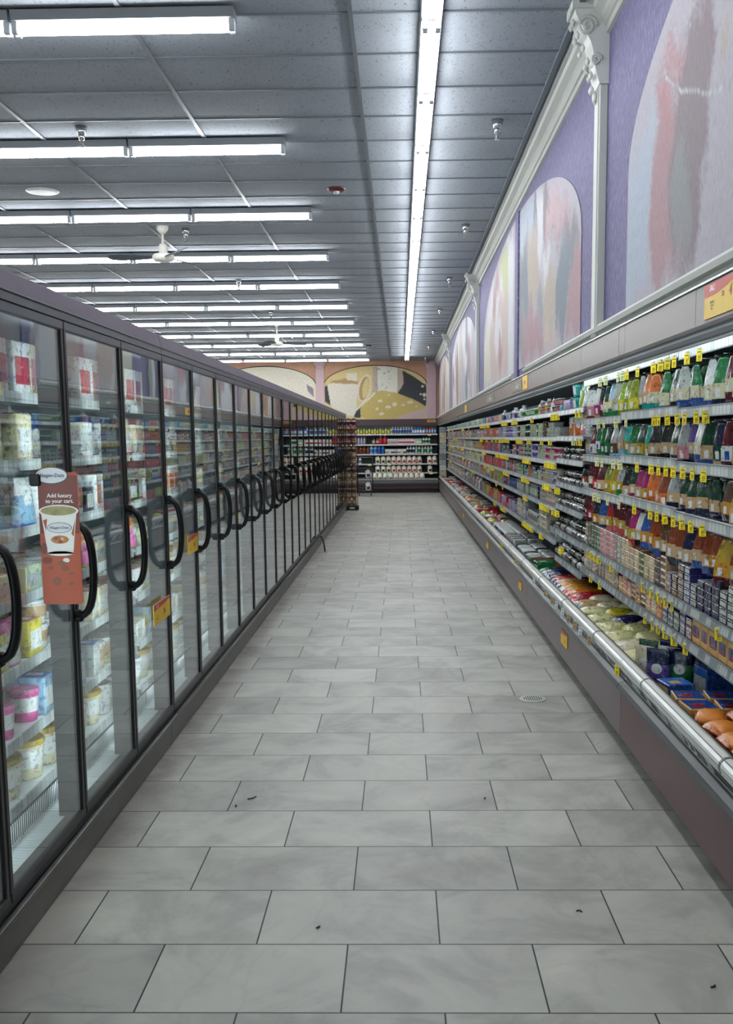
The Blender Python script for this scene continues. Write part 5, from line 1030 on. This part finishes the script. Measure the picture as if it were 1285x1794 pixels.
# ---- shelves of tubs and packs beyond the rolls
ZON = [  # y-limit, designs per shelf level (kind, a,b,c, w,d,h, stack)
 (10.35, [[('cup', 'char', 'rose', 'white', .11, .11, .06, 3), ('pouch', 'orange', 'white', 'white', .09, .07, .19, 1), ('bottle', 'pale', 'gold', 'white', .09, .09, .18, 1)], [('squaretub', 'palegreen', 'paleyel', 'pale', .12, .12, .045, 3), ('squaretub', 'clear', 'palegreen', 'silver', .12, .12, .045, 3), ('box', 'brown', 'char', 'black', .1, .12, .03, 5)],
          [('squaretub', 'beige', 'palegreen', 'pale', .1, .1, .045, 3), ('tub', 'rose', 'magenta', 'pale', .1, .1, .06, 2), ('squaretub', 'palegreen', 'beige', 'silver', .1, .1, .04, 4)], [('tub', 'lilac', 'purple', 'silver', .1, .1, .06, 2), ('squaretub', 'beige', 'gold', 'silver', .1, .1, .045, 3), ('squaretub', 'grey', 'beige', 'pale', .1, .1, .045, 3)],
          [('squaretub', 'grey', 'beige', 'silver', .1, .1, .045, 3), ('squaretub', 'beige', 'rose', 'pale', .1, .1, .045, 3), ('box', 'navy', 'grey', 'silver', .1, .1, .04, 3)], [('tub', 'silver', 'grey', 'grey', .13, .13, .12, 1), ('tub', 'grey', 'silver', 'char', .13, .13, .12, 1), ('box', 'beige', 'grey', 'pale', .12, .12, .05, 4)]]),
 (12.2, [[('tub', 'green', 'palegreen', 'white', .12, .12, .08, 2), ('tub', 'lime', 'green', 'white', .11, .11, .08, 2), ('bottle', 'white', 'rose', 'pale', .1, .1, .18, 1), ('bottle', 'sky', 'white', 'pale', .1, .1, .19, 1)], [('squaretub', 'palegreen', 'beige', 'pale', .12, .12, .045, 3), ('tub', 'green', 'char', 'pale', .1, .1, .07, 2), ('tub', 'purple', 'lilac', 'lilac', .11, .11, .07, 2)],
          [('squaretub', 'palegreen', 'char', 'silver', .1, .1, .045, 3), ('tub', 'rust', 'rose', 'pale', .1, .1, .05, 3), ('cup', 'lilac', 'purple', 'white', .09, .09, .07, 2)], [('box', 'green', 'palegreen', 'silver', .1, .1, .04, 3), ('box', 'brown', 'orange', 'tan', .1, .1, .04, 3), ('box', 'navy', 'sky', 'char', .1, .1, .04, 3)],
          [('box', 'grey', 'palegreen', 'pale', .06, .12, .13, 1), ('box', 'char', 'grey', 'lime', .06, .12, .13, 1), ('box', 'silver', 'beige', 'pale', .06, .12, .13, 1)], [('tub', 'silver', 'lilac', 'char', .12, .12, .12, 1), ('tub', 'beige', 'grey', 'silver', .12, .12, .13, 1), ('box', 'grey', 'beige', 'silver', .1, .12, .05, 4)]]),
 (14.2, [[('bottle', 'white', 'rose', 'white', .1, .1, .19, 1), ('tub', 'sky', 'white', 'white', .11, .11, .09, 2), ('cup', 'sky', 'blue', 'white', .11, .11, .09, 2), ('box', 'char', 'red', 'rose', .1, .1, .08, 2)], [('cup', 'sky', 'pale', 'white', .1, .1, .07, 2), ('cup', 'lilac', 'rose', 'white', .1, .1, .07, 2), ('tub', 'purple', 'lilac', 'pale', .1, .1, .07, 2)],
          [('cup', 'silver', 'grey', 'white', .1, .1, .08, 1), ('box', 'navy', 'silver', 'char', .1, .1, .06, 2), ('tub', 'lilac', 'orange', 'pale', .1, .1, .06, 2)], [('pack', 'rust', 'rose', 'tan', .09, .03, .13, 1), ('pack', 'navy', 'silver', 'sky', .09, .03, .13, 1), ('squaretub', 'silver', 'lilac', 'pale', .1, .1, .045, 3)],
          [('tray', 'rust', 'rose', 'red', .14, .02, .12, 1), ('tray', 'blue', 'navy', 'sky', .14, .02, .12, 1), ('box', 'pale', 'silver', 'white', .06, .12, .13, 1)], [('box', 'lilac', 'grey', 'silver', .08, .12, .13, 1), ('box', 'red', 'crimson', 'red', .1, .1, .06, 2), ('tub', 'grey', 'silver', 'char', .12, .12, .13, 1)]]),
 (17.0, [[('box', 'crimson', 'rose', 'red', .14, .12, .09, 2), ('box', 'rose', 'crimson', 'white', .14, .12, .09, 2), ('box', 'blue', 'sky', 'navy', .14, .12, .09, 2), ('box', 'paleyel', 'pale', 'white', .14, .12, .09, 2)], [('tray', 'crimson', 'orange', 'red', .15, .03, .14, 1), ('tray', 'orange', 'rose', 'white', .15, .03, .14, 1), ('tray', 'lilac', 'silver', 'rose', .15, .03, .14, 1)],
          [('pack', 'orange', 'tan', 'red', .13, .03, .15, 1), ('pack', 'red', 'crimson', 'rose', .13, .03, .15, 1), ('pack', 'blue', 'grey', 'navy', .13, .03, .15, 1)], [('tray', 'crimson', 'red', 'red', .14, .03, .14, 1), ('tray', 'maroon', 'red', 'crimson', .14, .03, .14, 1), ('tray', 'navy', 'crimson', 'silver', .14, .03, .14, 1)],
          [('pack', 'lime', 'olive', 'green', .14, .03, .17, 1), ('pack', 'rust', 'rose', 'red', .14, .03, .17, 1), ('pack', 'blue', 'white', 'navy', .14, .03, .17, 1)], [('tray', 'brown', 'rose', 'maroon', .15, .03, .16, 1), ('tray', 'olive', 'lime', 'tan', .15, .03, .16, 1), ('box', 'red', 'crimson', 'red', .12, .1, .07, 2)]]),
 (22.5, [[('box', 'paleyel', 'cream', 'pale', .18, .12, .1, 2), ('tub', 'lilac', 'pale', 'white', .16, .16, .09, 2), ('box', 'sky', 'cyan', 'white', .18, .12, .1, 2), ('tub', 'cream', 'paleyel', 'white', .16, .16, .09, 2)], [('tub', 'rose', 'white', 'pink', .16, .16, .06, 2), ('tub', 'gold', 'amber', 'pale', .16, .16, .07, 2), ('box', 'grey', 'silver', 'pale', .18, .12, .05, 3)],
          [('pack', 'amber', 'gold', 'yellow', .16, .04, .15, 1), ('pack', 'palegreen', 'white', 'sky', .16, .04, .15, 1), ('tub', 'grey', 'silver', 'pale', .16, .16, .07, 2)], [('pack', 'paleyel', 'palegreen', 'gold', .16, .04, .15, 1), ('box', 'lilac', 'silver', 'pale', .16, .12, .07, 2), ('bottle', 'silver', 'grey', 'white', .1, .1, .17, 1)],
          [('box', 'silver', 'grey', 'pale', .16, .12, .08, 2), ('tray', 'rust', 'rose', 'red', .16, .03, .14, 1), ('bottle', 'pale', 'silver', 'white', .1, .1, .16, 1)], [('box', 'char', 'silver', 'white', .16, .12, .05, 3), ('bottle', 'white', 'pale', 'white', .1, .1, .2, 1), ('box', 'rose', 'silver', 'beige', .16, .12, .08, 2)]]),
 (31.1, [[('box', 'palegreen', 'silver', 'pale', .22, .12, .09, 2), ('tub', 'white', 'sky', 'pale', .2, .2, .09, 2), ('box', 'pale', 'paleyel', 'silver', .22, .12, .1, 1)], [('tub', 'orange', 'rose', 'red', .2, .2, .08, 2), ('tub', 'navy', 'silver', 'white', .2, .2, .05, 3), ('box', 'silver', 'beige', 'pale', .22, .12, .15, 1)],
          [('tub', 'yellow', 'palegreen', 'white', .2, .2, .08, 2), ('box', 'beige', 'silver', 'grey', .22, .12, .15, 1), ('tub', 'rose', 'beige', 'pale', .2, .2, .08, 2)], [('box', 'silver', 'rose', 'beige', .22, .12, .15, 1), ('tub', 'paleyel', 'gold', 'white', .2, .2, .07, 2), ('tub', 'beige', 'grey', 'pale', .2, .2, .07, 2)],
          [('box', 'rose', 'rust', 'red', .22, .12, .12, 1), ('tub', 'silver', 'pale', 'white', .2, .2, .08, 2), ('box', 'grey', 'silver', 'beige', .22, .12, .15, 1)], [('box', 'beige', 'rose', 'grey', .22, .12, .15, 1), ('box', 'pale', 'red', 'white', .22, .12, .1, 2), ('tub', 'silver', 'grey', 'pale', .2, .2, .09, 2)]]),
]
WD = dict(cup='cup', pouch='pouch', bottle='bottle', squaretub='square tub', box='box', tub='tub', pack='flat pack', tray='sliced meat tray')
for si in range(6):
    y = 9.04 if si else 9.04; n = 0; zi = 0; last = None; rep = 0
    while y < 31.05:
        while y > ZON[zi][0]: zi += 1
        if rep <= 0: last = R.choice(ZON[zi][1][si]); rep = R.choice([1, 2, 2, 3]); zl = zi
        if zl != zi: rep = 0; continue
        rep -= 1; k, a, b, c, w_, d, h, st = last
        cl = (SHD[si-1] if si else 2.03)-SHD[si]-.035
        while st*h > cl: st -= 1
        if st > 1 and R.random() < .25: st -= 1
        if st < 1: st = 1; h = min(h, cl)
        bi = int((y-2.5)/1.3)
        if y+w_ > 2.5+1.3*(bi+1)-.008: y = 2.5+1.3*(bi+1)+.01; continue
        n += 1
        facing(k, (a, b, c), (w_, d, h), y+.003, SHD[si], n, st, '%s %s, ' % (cn(a), WD[k])+'%s along '+SN[si]+' past rolls', 'goods on the %s past the rolls' % SN[si], parts=y < 10.4, jit=.05)
        y += w_+.008
# ---- the well along the front
def well(kind, abc, size, x, y, z, rz, lb, grp, **kw): put(kind, abc, size, (x, y, z), rz, lb, grp, **kw)
WZ = .386
G1 = 'blue cheese boxes in the front well'
RN = ['front row', 'middle row', 'back row']
for i in range(10):
    y = 3.0+.172*i
    for j, x in enumerate((1.275, 1.42, 1.565)):
        orange = y < 4.25 and j < 2
        for s_ in range(2):
            if orange: well('pillow', ('orange', 'cheese_or', 'orange'), (.15, .13, .075), x, y, WZ+.002+s_*.06, R.uniform(-.3, .3), 'orange cheese bag, %s from right in well, %s, %s' % (ordn(i+1), RN[j], ['lower', 'upper'][s_]), 'orange bags in the front well')
            else: well('box', ('cheese_tan', 'cheese_tan', 'blue'), (.158, .13, .056), x, y, WZ+.001+s_*.058, R.uniform(-.1, .1), 'blue-topped cheese box, %s from right in well, %s, %s' % (ordn(i+1), RN[j], ['lower', 'upper'][s_]), G1)
well('box', ('blue', 'silver', 'brblue'), (.15, .16, .15), 1.49, 4.86, WZ+.02, .15, 'large blue carton with grey printed side standing in the front well', 'large cheese cartons')
well('box', ('blue', 'cheese_tan', 'brblue'), (.15, .13, .06), 1.29, 4.82, WZ+.05, .15, 'flat blue cheese box left of the large blue carton', G1)
for i, (x, y, a, b, c, rz) in enumerate(((1.27, 5.06, 'navy', 'purple', 'cream', .9), (1.37, 5.04, 'navy', 'green', 'sky', 1.1), (1.46, 5.03, 'navy', 'dkgreen', 'beige', 1.1), (1.26, 5.28, 'beige', 'cream', 'navy', .7), (1.38, 5.25, 'clear', 'white', 'tan', .8), (1.3, 5.42, 'dkgreen', 'navy', 'green', .7), (1.42, 5.42, 'indigo', 'cream', 'navy', .8))):
    well('pouch', (a, b, c), (.13, .06, .22 if i < 3 else .19), x, y, WZ+.002, rz, '%s and %s upright pouch, %s from right in front well' % (cn(a), cn(b), ordn(i+1)), 'upright pouches in the front well', tilt=R.uniform(-.12, .05))
PL = [('clear', 'cheese_pale', 'white'), ('white', 'cheese_pale', 'clear'), ('cheese_pale', 'cream', 'pale'), ('paleyel', 'cheese_pale', 'white'), ('cheese_pale', 'paleyel', 'white'), ('yellow', 'paleyel', 'white'), ('dkgreen', 'yellow', 'dkgreen'), ('cheese_pale', 'paleyel', 'char'), ('blue', 'indigo', 'sky'), ('cheese_pale', 'paleyel', 'white'), ('teal', 'yellow', 'white'), ('cream', 'paleyel', 'beige'), ('blue', 'white', 'teal'), ('tan', 'cream', 'gold'), ('sky', 'tan', 'white'), ('beige', 'cream', 'gold')]
n = 0
for i in range(13):
    y = 5.62+.145*i
    for j, x in enumerate((1.29, 1.43, 1.56)):
        a, b, c = PL[min(15, int(i*1.2)+(j+i) % 2)]; n += 1
        well('pillow', (a, b, c), (.19, .2, .085), x, y, WZ+.012+.028*((i+j) % 2)+.012*j, R.uniform(-.5, .6), '%s and %s shredded cheese bag, %s from right, well heap, %s' % (cn(a), cn(b), ordn(i+1), RN[j]), 'lying shredded cheese bags in the front well', tilt=R.uniform(-.2, .05))
LB = [('crimson', 'red', 'orange'), ('red', 'orange', 'gold'), ('crimson', 'amber', 'gold'), ('white', 'amber', 'navy'), ('indigo', 'amber', 'indigo'), ('blue', 'tan', 'white'), ('maroon', 'crimson', 'maroon'), ('navy', 'maroon', 'navy'), ('white', 'navy', 'navy'), ('sky', 'indigo', 'maroon')]
for i in range(10):
    y = 7.56+.15*i; a, b, c = LB[i]
    o = well('pillow', (a, b, c), (.185, .34, .11), 1.385, y, WZ+.02, R.uniform(-.12, .25), '%s and %s long bag, %s from right among crosswise bags in well' % (cn(a), cn(b), ordn(i+1)), 'long crosswise bags in the front well', tilt=-.04)
    if i == 6:
        tm = text_mb('Crunchy', .05, 'white', (0, 0, 0), '-x'); tm.xform(Matrix.Translation((-.01, 0, .112)) @ Matrix.Rotation(-1.5708, 4, 'Z') @ Matrix.Rotation(1.4, 4, 'Y'))
        t_ = bpy.data.objects.new('lettering', tm.mesh('lettering')); C.objects.link(t_); t_.parent = bpy.data.objects[sorted([q.name for q in bpy.data.objects if q.name.startswith('snack_bag')])[-1]]
for i, (x, y, a, b, c, k) in enumerate(((1.37, 9.1, 'green', 'white', 'dkgreen', 'pillow'), (1.37, 9.27, 'green', 'dkgreen', 'white', 'pillow'), (1.3, 9.46, 'green', 'white', 'green', 'box'))):
    well(k, (a, b, c), (.18, .3, .08) if k == 'pillow' else (.18, .16, .11), x, y, WZ+.02, .1, '%s and %s package, %s from right among green packages in well' % (cn(a), cn(b), ordn(i+1)), 'green packages in the front well')
r = empty('cardboard_tray', (1.42, 9.6, WZ), 'open brown cardboard tray in the front well beyond the green packages', 'cardboard tray')
for q in ((1.4, 1.66, 9.34, 9.35, .06, .16), (1.22, 1.6, 9.74, 9.75, .002, .13), (1.65, 1.66, 9.36, 9.74, .002, .16)): part('tray_wall', MB().box(q[0], q[1], q[2], q[3], WZ+q[4], WZ+q[5], 'cardboard'), r)
part('tray_base', MB().box(1.22, 1.65, 9.36, 9.74, WZ+.002, WZ+.012, 'cardboard'), r)
for n in range(8):
    y = 9.85+.15*n
    for j, x in enumerate((1.27, 1.42)):
        a, b, c = [('palegreen', 'teal', 'pale'), ('sky', 'pale', 'white'), ('lilac', 'sky', 'white'), ('white', 'silver', 'white'), ('clear', 'grey', 'char')][(n*7+j) % 5]
        well('tub', (a, b, c), (.135, .135, .14), x, y, WZ+.001, 0, '%s tub with %s lid, %s after cardboard tray, %s' % (cn(a), cn(c), ordn(n+1), RN[j*2]), 'tubs standing in the front well')
for n in range(13):
    y = 11.05+.078*n; a = R.choice(['pale', 'silver', 'grey', 'white', 'rose'])
    for j, x in enumerate((1.27, 1.43)):
        well('pack', (a, 'silver', 'char'), (.06, .13, .16), x, y, WZ+.001, 0, '%s upright sleeve, %s along well past tubs, %s' % (cn(a), ordn(n+1), RN[j*2]), 'upright pale sleeves in the front well', parts=False)
for n in range(11):
    y = 12.13+.142*n; a, b = R.choice([('purple', 'lilac'), ('sky', 'teal'), ('purple', 'indigo'), ('teal', 'silver'), ('white', 'sky')])
    for j, x in enumerate((1.27, 1.42)):
        well('tub', (a, b, 'white'), (.138, .138, .15), x, y, WZ+.001, 0, '%s white-lidded tub, %s in well past pale sleeves, %s' % (cn(a), ordn(n+1), RN[j*2]), 'purple and blue tubs in the front well', parts=False)
n = 0; y = 13.72
while y < 30.25:
    n += 1; w_ = .2 if y < 20 else .3
    cols = [('red', 'crimson', 'white'), ('crimson', 'red', 'pink'), ('rose', 'white', 'pink'), ('palegreen', 'lime', 'white')] if y < 17.5 else [('white', 'tan', 'pale'), ('tan', 'orange', 'white'), ('indigo', 'rose', 'gold'), ('pale', 'white', 'silver')] if y < 23 else [('pale', 'palegreen', 'white'), ('white', 'rose', 'pale'), ('red', 'white', 'rose'), ('rose', 'red', 'white')]
    a, b, c = R.choice(cols)
    for j, x in enumerate((1.28, 1.46)):
        well('pillow' if R.random() < .5 else 'box', (a, b, c), (w_, .16, R.uniform(.09, .15)), x, y+w_/2, WZ+.002, R.uniform(-.1, .1), '%s and %s meat pack, %s in far well, %s' % (cn(a), cn(b), ordn(n), RN[j*2]), 'meat packs in the far front well', parts=False)
    y += w_+.01
# rack of grey bundles closing the corner by the milk case
for k in range(9):
    for j in range(2):
        z0 = .52+k*.158
        put('pack', (R.choice(['silver', 'grey', 'pale', 'beige']), R.choice(['palegreen', 'silver', 'beige']), 'char'), (.22, .19, .152), (1.225, 30.72+.24*j, z0+.001), 0, 'grey bundle, %s up in the corner stack, %s' % (ordn(k+1), ['near column', 'far column'][j]), 'grey bundles stacked in the corner by the milk case', parts=False)
r = empty('corner_rack', (1.24, 30.84, .386), 'wire rack carrying grey bundles in the corner by the milk case', 'rack')
part('rack_frame', MB().box(1.16, 1.33, 30.61, 31.07, .50, .519, 'steel').box(1.17, 1.18, 30.62, 30.63, .387, .5, 'steel').box(1.31, 1.32, 31.05, 31.06, .387, .5, 'steel'), r)
# ================================================================ end of the aisle: milk case
YM = 31.2
r = empty('milk_case', (-.15, YM+.4, 0), 'open milk case across the end of the aisle with plum fascia', 'cooler')
x0, x1 = -3.2, 1.1
part('toe_kick', MB().box(x0, x1, YM+.06, 32.45, .002, .12, 'toe_kick'), r)
part('front_panel', MB().prism([(YM, .12), (YM+.025, .12), (YM+.025, .3), (YM-.0, .29)], 'x', x0, x1, 'plum_dark').prism([(YM-.02, .29), (YM+.025, .29), (YM+.025, .384), (YM, .384)], 'x', x0, x1, 'bumper').box(x0, x1, YM-.004, YM, .20, .23, 'case_black').box(x0, x1, YM-.012, YM+.1, .1, .14, 'case_black'), r)
part('hand_rail', MB().box(x0, x1, YM-.01, YM+.03, .385, .435, 'steel'), r)
part('well_deck', MB().box(x0, x1, YM+.03, 32.4, .33, .355, 'dark_case'), r)
part('case_back', MB().box(x0, x1, 32.35, 32.45, .356, 2.09, 'mid_case'), r)
part('canopy', MB().box(x0, x1, YM+.02, 32.35, 2.1, 2.19, 'dark_case'), r)
part('fascia_panel', MB().box(x0, x1, YM, YM+.02, 2.0, 2.19, 'plum_dark').box(x0, x1, YM-.004, YM, 2.0, 2.012, 'case_black'), r)
part('case_lamp', MB().lathe([(.012, x0+.05), (.012, x1-.05)], 8, 'case_light', (0, YM+.06, 2.03), axis='x'), r)
MZ = (1.757, 1.454, 1.166, .875, .607)
for z0 in MZ:
    part('shelf', MB().box(x0+.01, x1-.01, YM+.25, 32.3, z0-.03, z0-.012, 'mid_case').box(x0+.01, x1-.01, YM+.23, YM+.25, z0-.042, z0-.004, 'white_rail'), r)
def mrow(kind, si, xs, abc, size, lab, grp, **kw):
    z0 = (MZ+(.356,))[si]; n = 0
    for x in xs:
        n += 1
        col = abc(n-1, x) if callable(abc) else abc
        put(kind, col, size, (x, YM+.26+size[0]/2 if si < 5 else YM+.035+size[0]/2, z0-.010 if si < 5 else z0+.002), math.pi/2, ('%s '+lab) % (cn(col[0]), ordn(n)), grp, **kw)
def fr(a, b, s):
    o = []; x = a
    while x < b: o.append(x); x += s
    return o
mrow('bottle', 0, fr(-1.36, -.27, .082), lambda i, x: ('paleyel', 'gold', 'yellow') if i % 2 else ('olive', 'yellow', 'green'), (.072, .072, .18), 'yellow-capped bottle, %s from left on top milk case shelf', 'yellow bottles in the milk case')
mrow('bottle', 0, fr(-.25, .33, .082), ('silver', 'blue', 'white'), (.072, .072, .21), 'bottle with blue label, %s of its kind on top milk case shelf', 'silver bottles in the milk case')
mrow('bottle', 0, fr(.35, .7, .082), lambda i, x: ('brblue', 'white', 'blue'), (.072, .072, .2), 'bottle, %s blue one on the top shelf of the milk case', 'blue bottles in the milk case')
mrow('bottle', 0, fr(.7, 1.07, .082), lambda i, x: ('blue' if x > .98 else 'red', 'sky', 'maroon' if x < .98 else 'blue'), (.072, .072, .21), 'bottle, %s in right end group, top milk case shelf', 'red bottles in the milk case')
mrow('bottle', 1, fr(-1.36, -1.1, .085), ('lilac', 'silver', 'rust'), (.08, .08, .24), 'bottle, %s from the left on the second milk case shelf', 'grey bottles in the milk case')
mrow('bottle', 1, [-.82, -.71], lambda i, x: (('brown', 'beige', 'brown'), ('maroon', 'beige', 'brown'))[i], (.085, .085, .2), 'bottle, %s small one left of the tall red bottles', 'small bottles in the milk case')
mrow('bottle', 1, [-.62, -.49], ('red', 'crimson', 'white'), (.125, .125, .26), 'tall bottle, %s of the red pair on the second milk case shelf', 'tall red bottles')
mrow('carton', 1, fr(-.37, -.1, .085), ('pale', 'rose', 'white'), (.08, .08, .17), 'carton with pink label, %s right of the tall red bottles', 'pale cartons in the milk case')
mrow('carton', 1, fr(-.05, .38, .085), ('white', 'crimson', 'red'), (.08, .08, .17), 'carton with red label, %s of the red-label group', 'red label cartons in the milk case')
mrow('carton', 1, fr(.41, .64, .085), ('palegreen', 'white', 'silver'), (.08, .08, .17), 'carton, %s right of the red-label cartons', 'green cartons in the milk case')
mrow('bottle', 1, fr(.68, .92, .085), ('white', 'green', 'green'), (.085, .085, .21), 'bottle with green label, %s at the right of the second milk case shelf', 'green label bottles')
mrow('bottle', 2, fr(-1.33, -.97, .112), ('rust', 'brown', 'brown'), (.108, .108, .24), 'chocolate milk bottle, %s from the left on the third milk case shelf', 'chocolate milk bottles')
mrow('bottle', 2, [-.89, -.775, -.66, -.545], lambda i, x: (('sky', 'brblue', 'sky'), ('sky', 'brblue', 'brblue'), ('brblue', 'blue', 'brblue'), ('brblue', 'blue', 'blue'))[i % 4], (.11, .11, .27), 'tall bottle, %s of the blue group on the third milk case shelf', 'tall blue bottles')
mrow('carton', 2, fr(-.44, .15, .092), lambda i, x: (('white', 'rose', 'white'), ('white', 'paleyel', 'gold'), ('white', 'char', 'white'), ('pale', 'blue', 'white'))[i % 4], (.085, .085, .15), 'small carton, %s right of the blue bottles', 'small cartons in the milk case')
mrow('bottle', 2, fr(.2, .4, .09), ('white', 'navy', 'sky'), (.085, .085, .23), 'bottle with navy label, %s on the third milk case shelf', 'navy label bottles')
mrow('bottle', 2, fr(.46, .92, .09), lambda i, x: (('palegreen', 'sky', 'white'), ('cream', 'green', 'palegreen'))[i % 2], (.085, .085, .25), 'bottle, %s from the left in the green-label group', 'pale green bottles')
mrow('bottle', 3, [-1.34, -1.24], ('white', 'grey', 'white'), (.09, .09, .2), 'bottle, %s from the left on the fourth milk case shelf', 'white bottles in the milk case')
JX = [-.707, -.54, -.375, -.22, -.065, .09, .245, .40, .555]
JC = lambda i, x: ('jug_milk', 'char' if i < 3 else 'crimson', 'char' if i < 3 else 'crimson')
mrow('jug', 3, JX+[.86, 1.015], JC, (.15, .15, .25), 'milk jug, %s from the left on the upper jug shelf', 'milk jugs on the upper jug shelf')
mrow('jug', 4, JX, JC, (.15, .15, .24), 'milk jug, %s from the left on the lower jug shelf', 'milk jugs on the lower jug shelf')
mrow('jug', 4, [.87], ('jug_milk', 'maroon', 'crimson'), (.15, .15, .24), 'milk jug standing alone at the right end of lower jug shelf, %s', 'single milk jug')
mrow('jug', 5, [-.95+.158*k for k in range(11)], lambda i, x: ('jug_milk', 'char' if i < 5 else 'rose', 'jug_milk'), (.153, .153, .25), 'milk jug, %s from the left in the bottom row of the milk case', 'milk jugs in the bottom row')
plate_r = empty('shelf_sign', (.92, YM-.01, 2.1), 'small tan sign on the milk case fascia below the corner pillar', 'sign')
part('card', MB().box(.78, 1.03, YM-.012, YM-.001, 2.09, 2.16, 'sale_tan'), plate_r); part('ink_line', MB().box(.82, .99, YM-.0135, YM-.012, 2.115, 2.135, 'tag_ink'), plate_r)
for k, (x, z0) in enumerate(((-.36, .84), (-.95, .84), (-.4, .57), (-.3, .42), (.9, .57), (-.95, .57), (.85, 1.72))):
    solo('price_tag', MB().box(x-.05, x+.05, YM+.222, YM+.229, z0-.03, z0+.025, 'pale_tag'), (x, YM+.225, z0), 'pale yellow price tag, %s on the milk case shelf edges' % ordn(k+1), 'price tag', 'price tags on the milk case')
# ---- stacked display beside the end of the freezers
r = empty('display_stand', (-1.14, 23.95, 0), 'tall display column on a black base at the end of the freezers', 'display stand')
part('base', MB().cbox(-1.30, -.985, 23.78, 24.12, .002, .1, 'case_black', .01), r); part('base_label', MB().box(-1.19, -1.07, 23.777, 23.781, .035, .075, 'white'), r)
po = MB()
for x in (-1.285, -1.01):
    for yy in (23.81, 24.09): po.cyl((x, yy, .1), (x, yy, 2.1), .004, 6, 'case_black')
part('wire_post', po, r)
for k in range(13):
    red = k > 8; h = .154; z0 = .102+k*.1535
    a, b, c = (('rust', 'silver', 'maroon') if k % 2 else ('maroon', 'pale', 'rust')) if red else (('egg_brown', 'palegreen', 'brown'), ('egg_brown', 'beige', 'char'), ('brown', 'silver', 'tan'))[k % 3]
    nm = '%s%s bundle, %s layer up in the display column' % (('red and ' if red else 'brown and '), cn(b), ordn(k+1))
    rr_ = bpy.data.objects.new('snack_bundle', None); C.objects.link(rr_); rr_.location = (-1.145, 23.95, z0); props(rr_, nm, 'bundle', 'bundles stacked in the display column')
    for q in range(2):
        for p in range(2):
            m = MB(); cx = -1.145+(q-.5)*.115; cy = 23.95+(p-.5)*.12
            m.lathe([(.03, z0), (.052, z0+.02), (.056, z0+.07), (.056, z0+.1, b), (.05, z0+.135, a), (.03, z0+.15)], 10, a, (cx, cy, 0))
            part('packet', m, rr_)
# milk trolley
r = empty('milk_trolley', (-.9, 29.7, 0), 'black wire milk trolley beside the display column', 'trolley')
t = MB()
for x in (-1.25, -.82):
    for yy in (29.55, 29.85): t.cyl((x, yy, .08), (x, yy, 1.1), .012, 6, 'rubber')
for z0 in (.16, .52, .8):
    t.box(-1.25, -.82, 29.55, 29.85, z0-.012, z0, 'plum_dark')
t.cyl((-1.25, 29.55, 1.1), (-.82, 29.55, 1.1), .012, 6, 'grey')
part('frame', t, r)
for x in (-1.2, -.86): part('wheel', MB().cyl((x-.012, 29.56, .045), (x+.012, 29.56, .045), .043, 14, 'rubber'), r)
for z0, l in ((.162, 'lower'), (.522, 'upper')):
    put('jug', ('white', 'char', 'grey'), (.165, .165, .26), (-.94, 29.66, z0), math.pi/2, 'white milk jug with dark label on the %s trolley shelf' % l, 'milk jugs on the trolley')
# floor scuffs
for i, (x, y, l, a) in enumerate(((-.30, 3.33, .018, .4), (.62, 3.45, .02, 2.2), (-.72, 4.6, .05, .3), (-.76, 4.5, .02, 1.2), (.37, 4.6, .012, .5), (.92, 2.95, .02, .1))):
    solo('floor_crumb', MB().tube([(x, y, .003), (x+l*math.cos(a)*.5, y+l*math.sin(a)*.5, .005), (x+l*math.cos(a+.5), y+l*math.sin(a+.5), .003)], .003, 5, 'rubber', .003, (0, 0, 1)), (x, y, 0), 'small dark crumb on the tiles, %s of the scattered crumbs' % ordn(i+1), 'crumb', 'crumbs on the floor')
# everything past the three hundredth of a kind
for nm, mb in BULK.items():
    solo('distant_'+nm, mb, (1.5, 25, 1), 'far-off %s crowd at the distant end of the right cooler' % nm.replace('_', ' '), CATS.get([k for k, v in NAMES.items() if v == nm][0] if nm in NAMES.values() else 'box', 'food'), kind='stuff')
print('COUNTS', CNT)

bad = {}
for o in C.objects:
    if 'label' in o and not o.parent:
        n_ = len(o['label'].replace('-', ' ').split())
        if n_ > 16 or n_ < 4: print('LEN', n_, o['label'])
        bad.setdefault(o['label'], []).append(o.name)
d_ = {k: v for k, v in bad.items() if len(v) > 1}
print('DUPS', len(d_), list(d_.items())[:12])
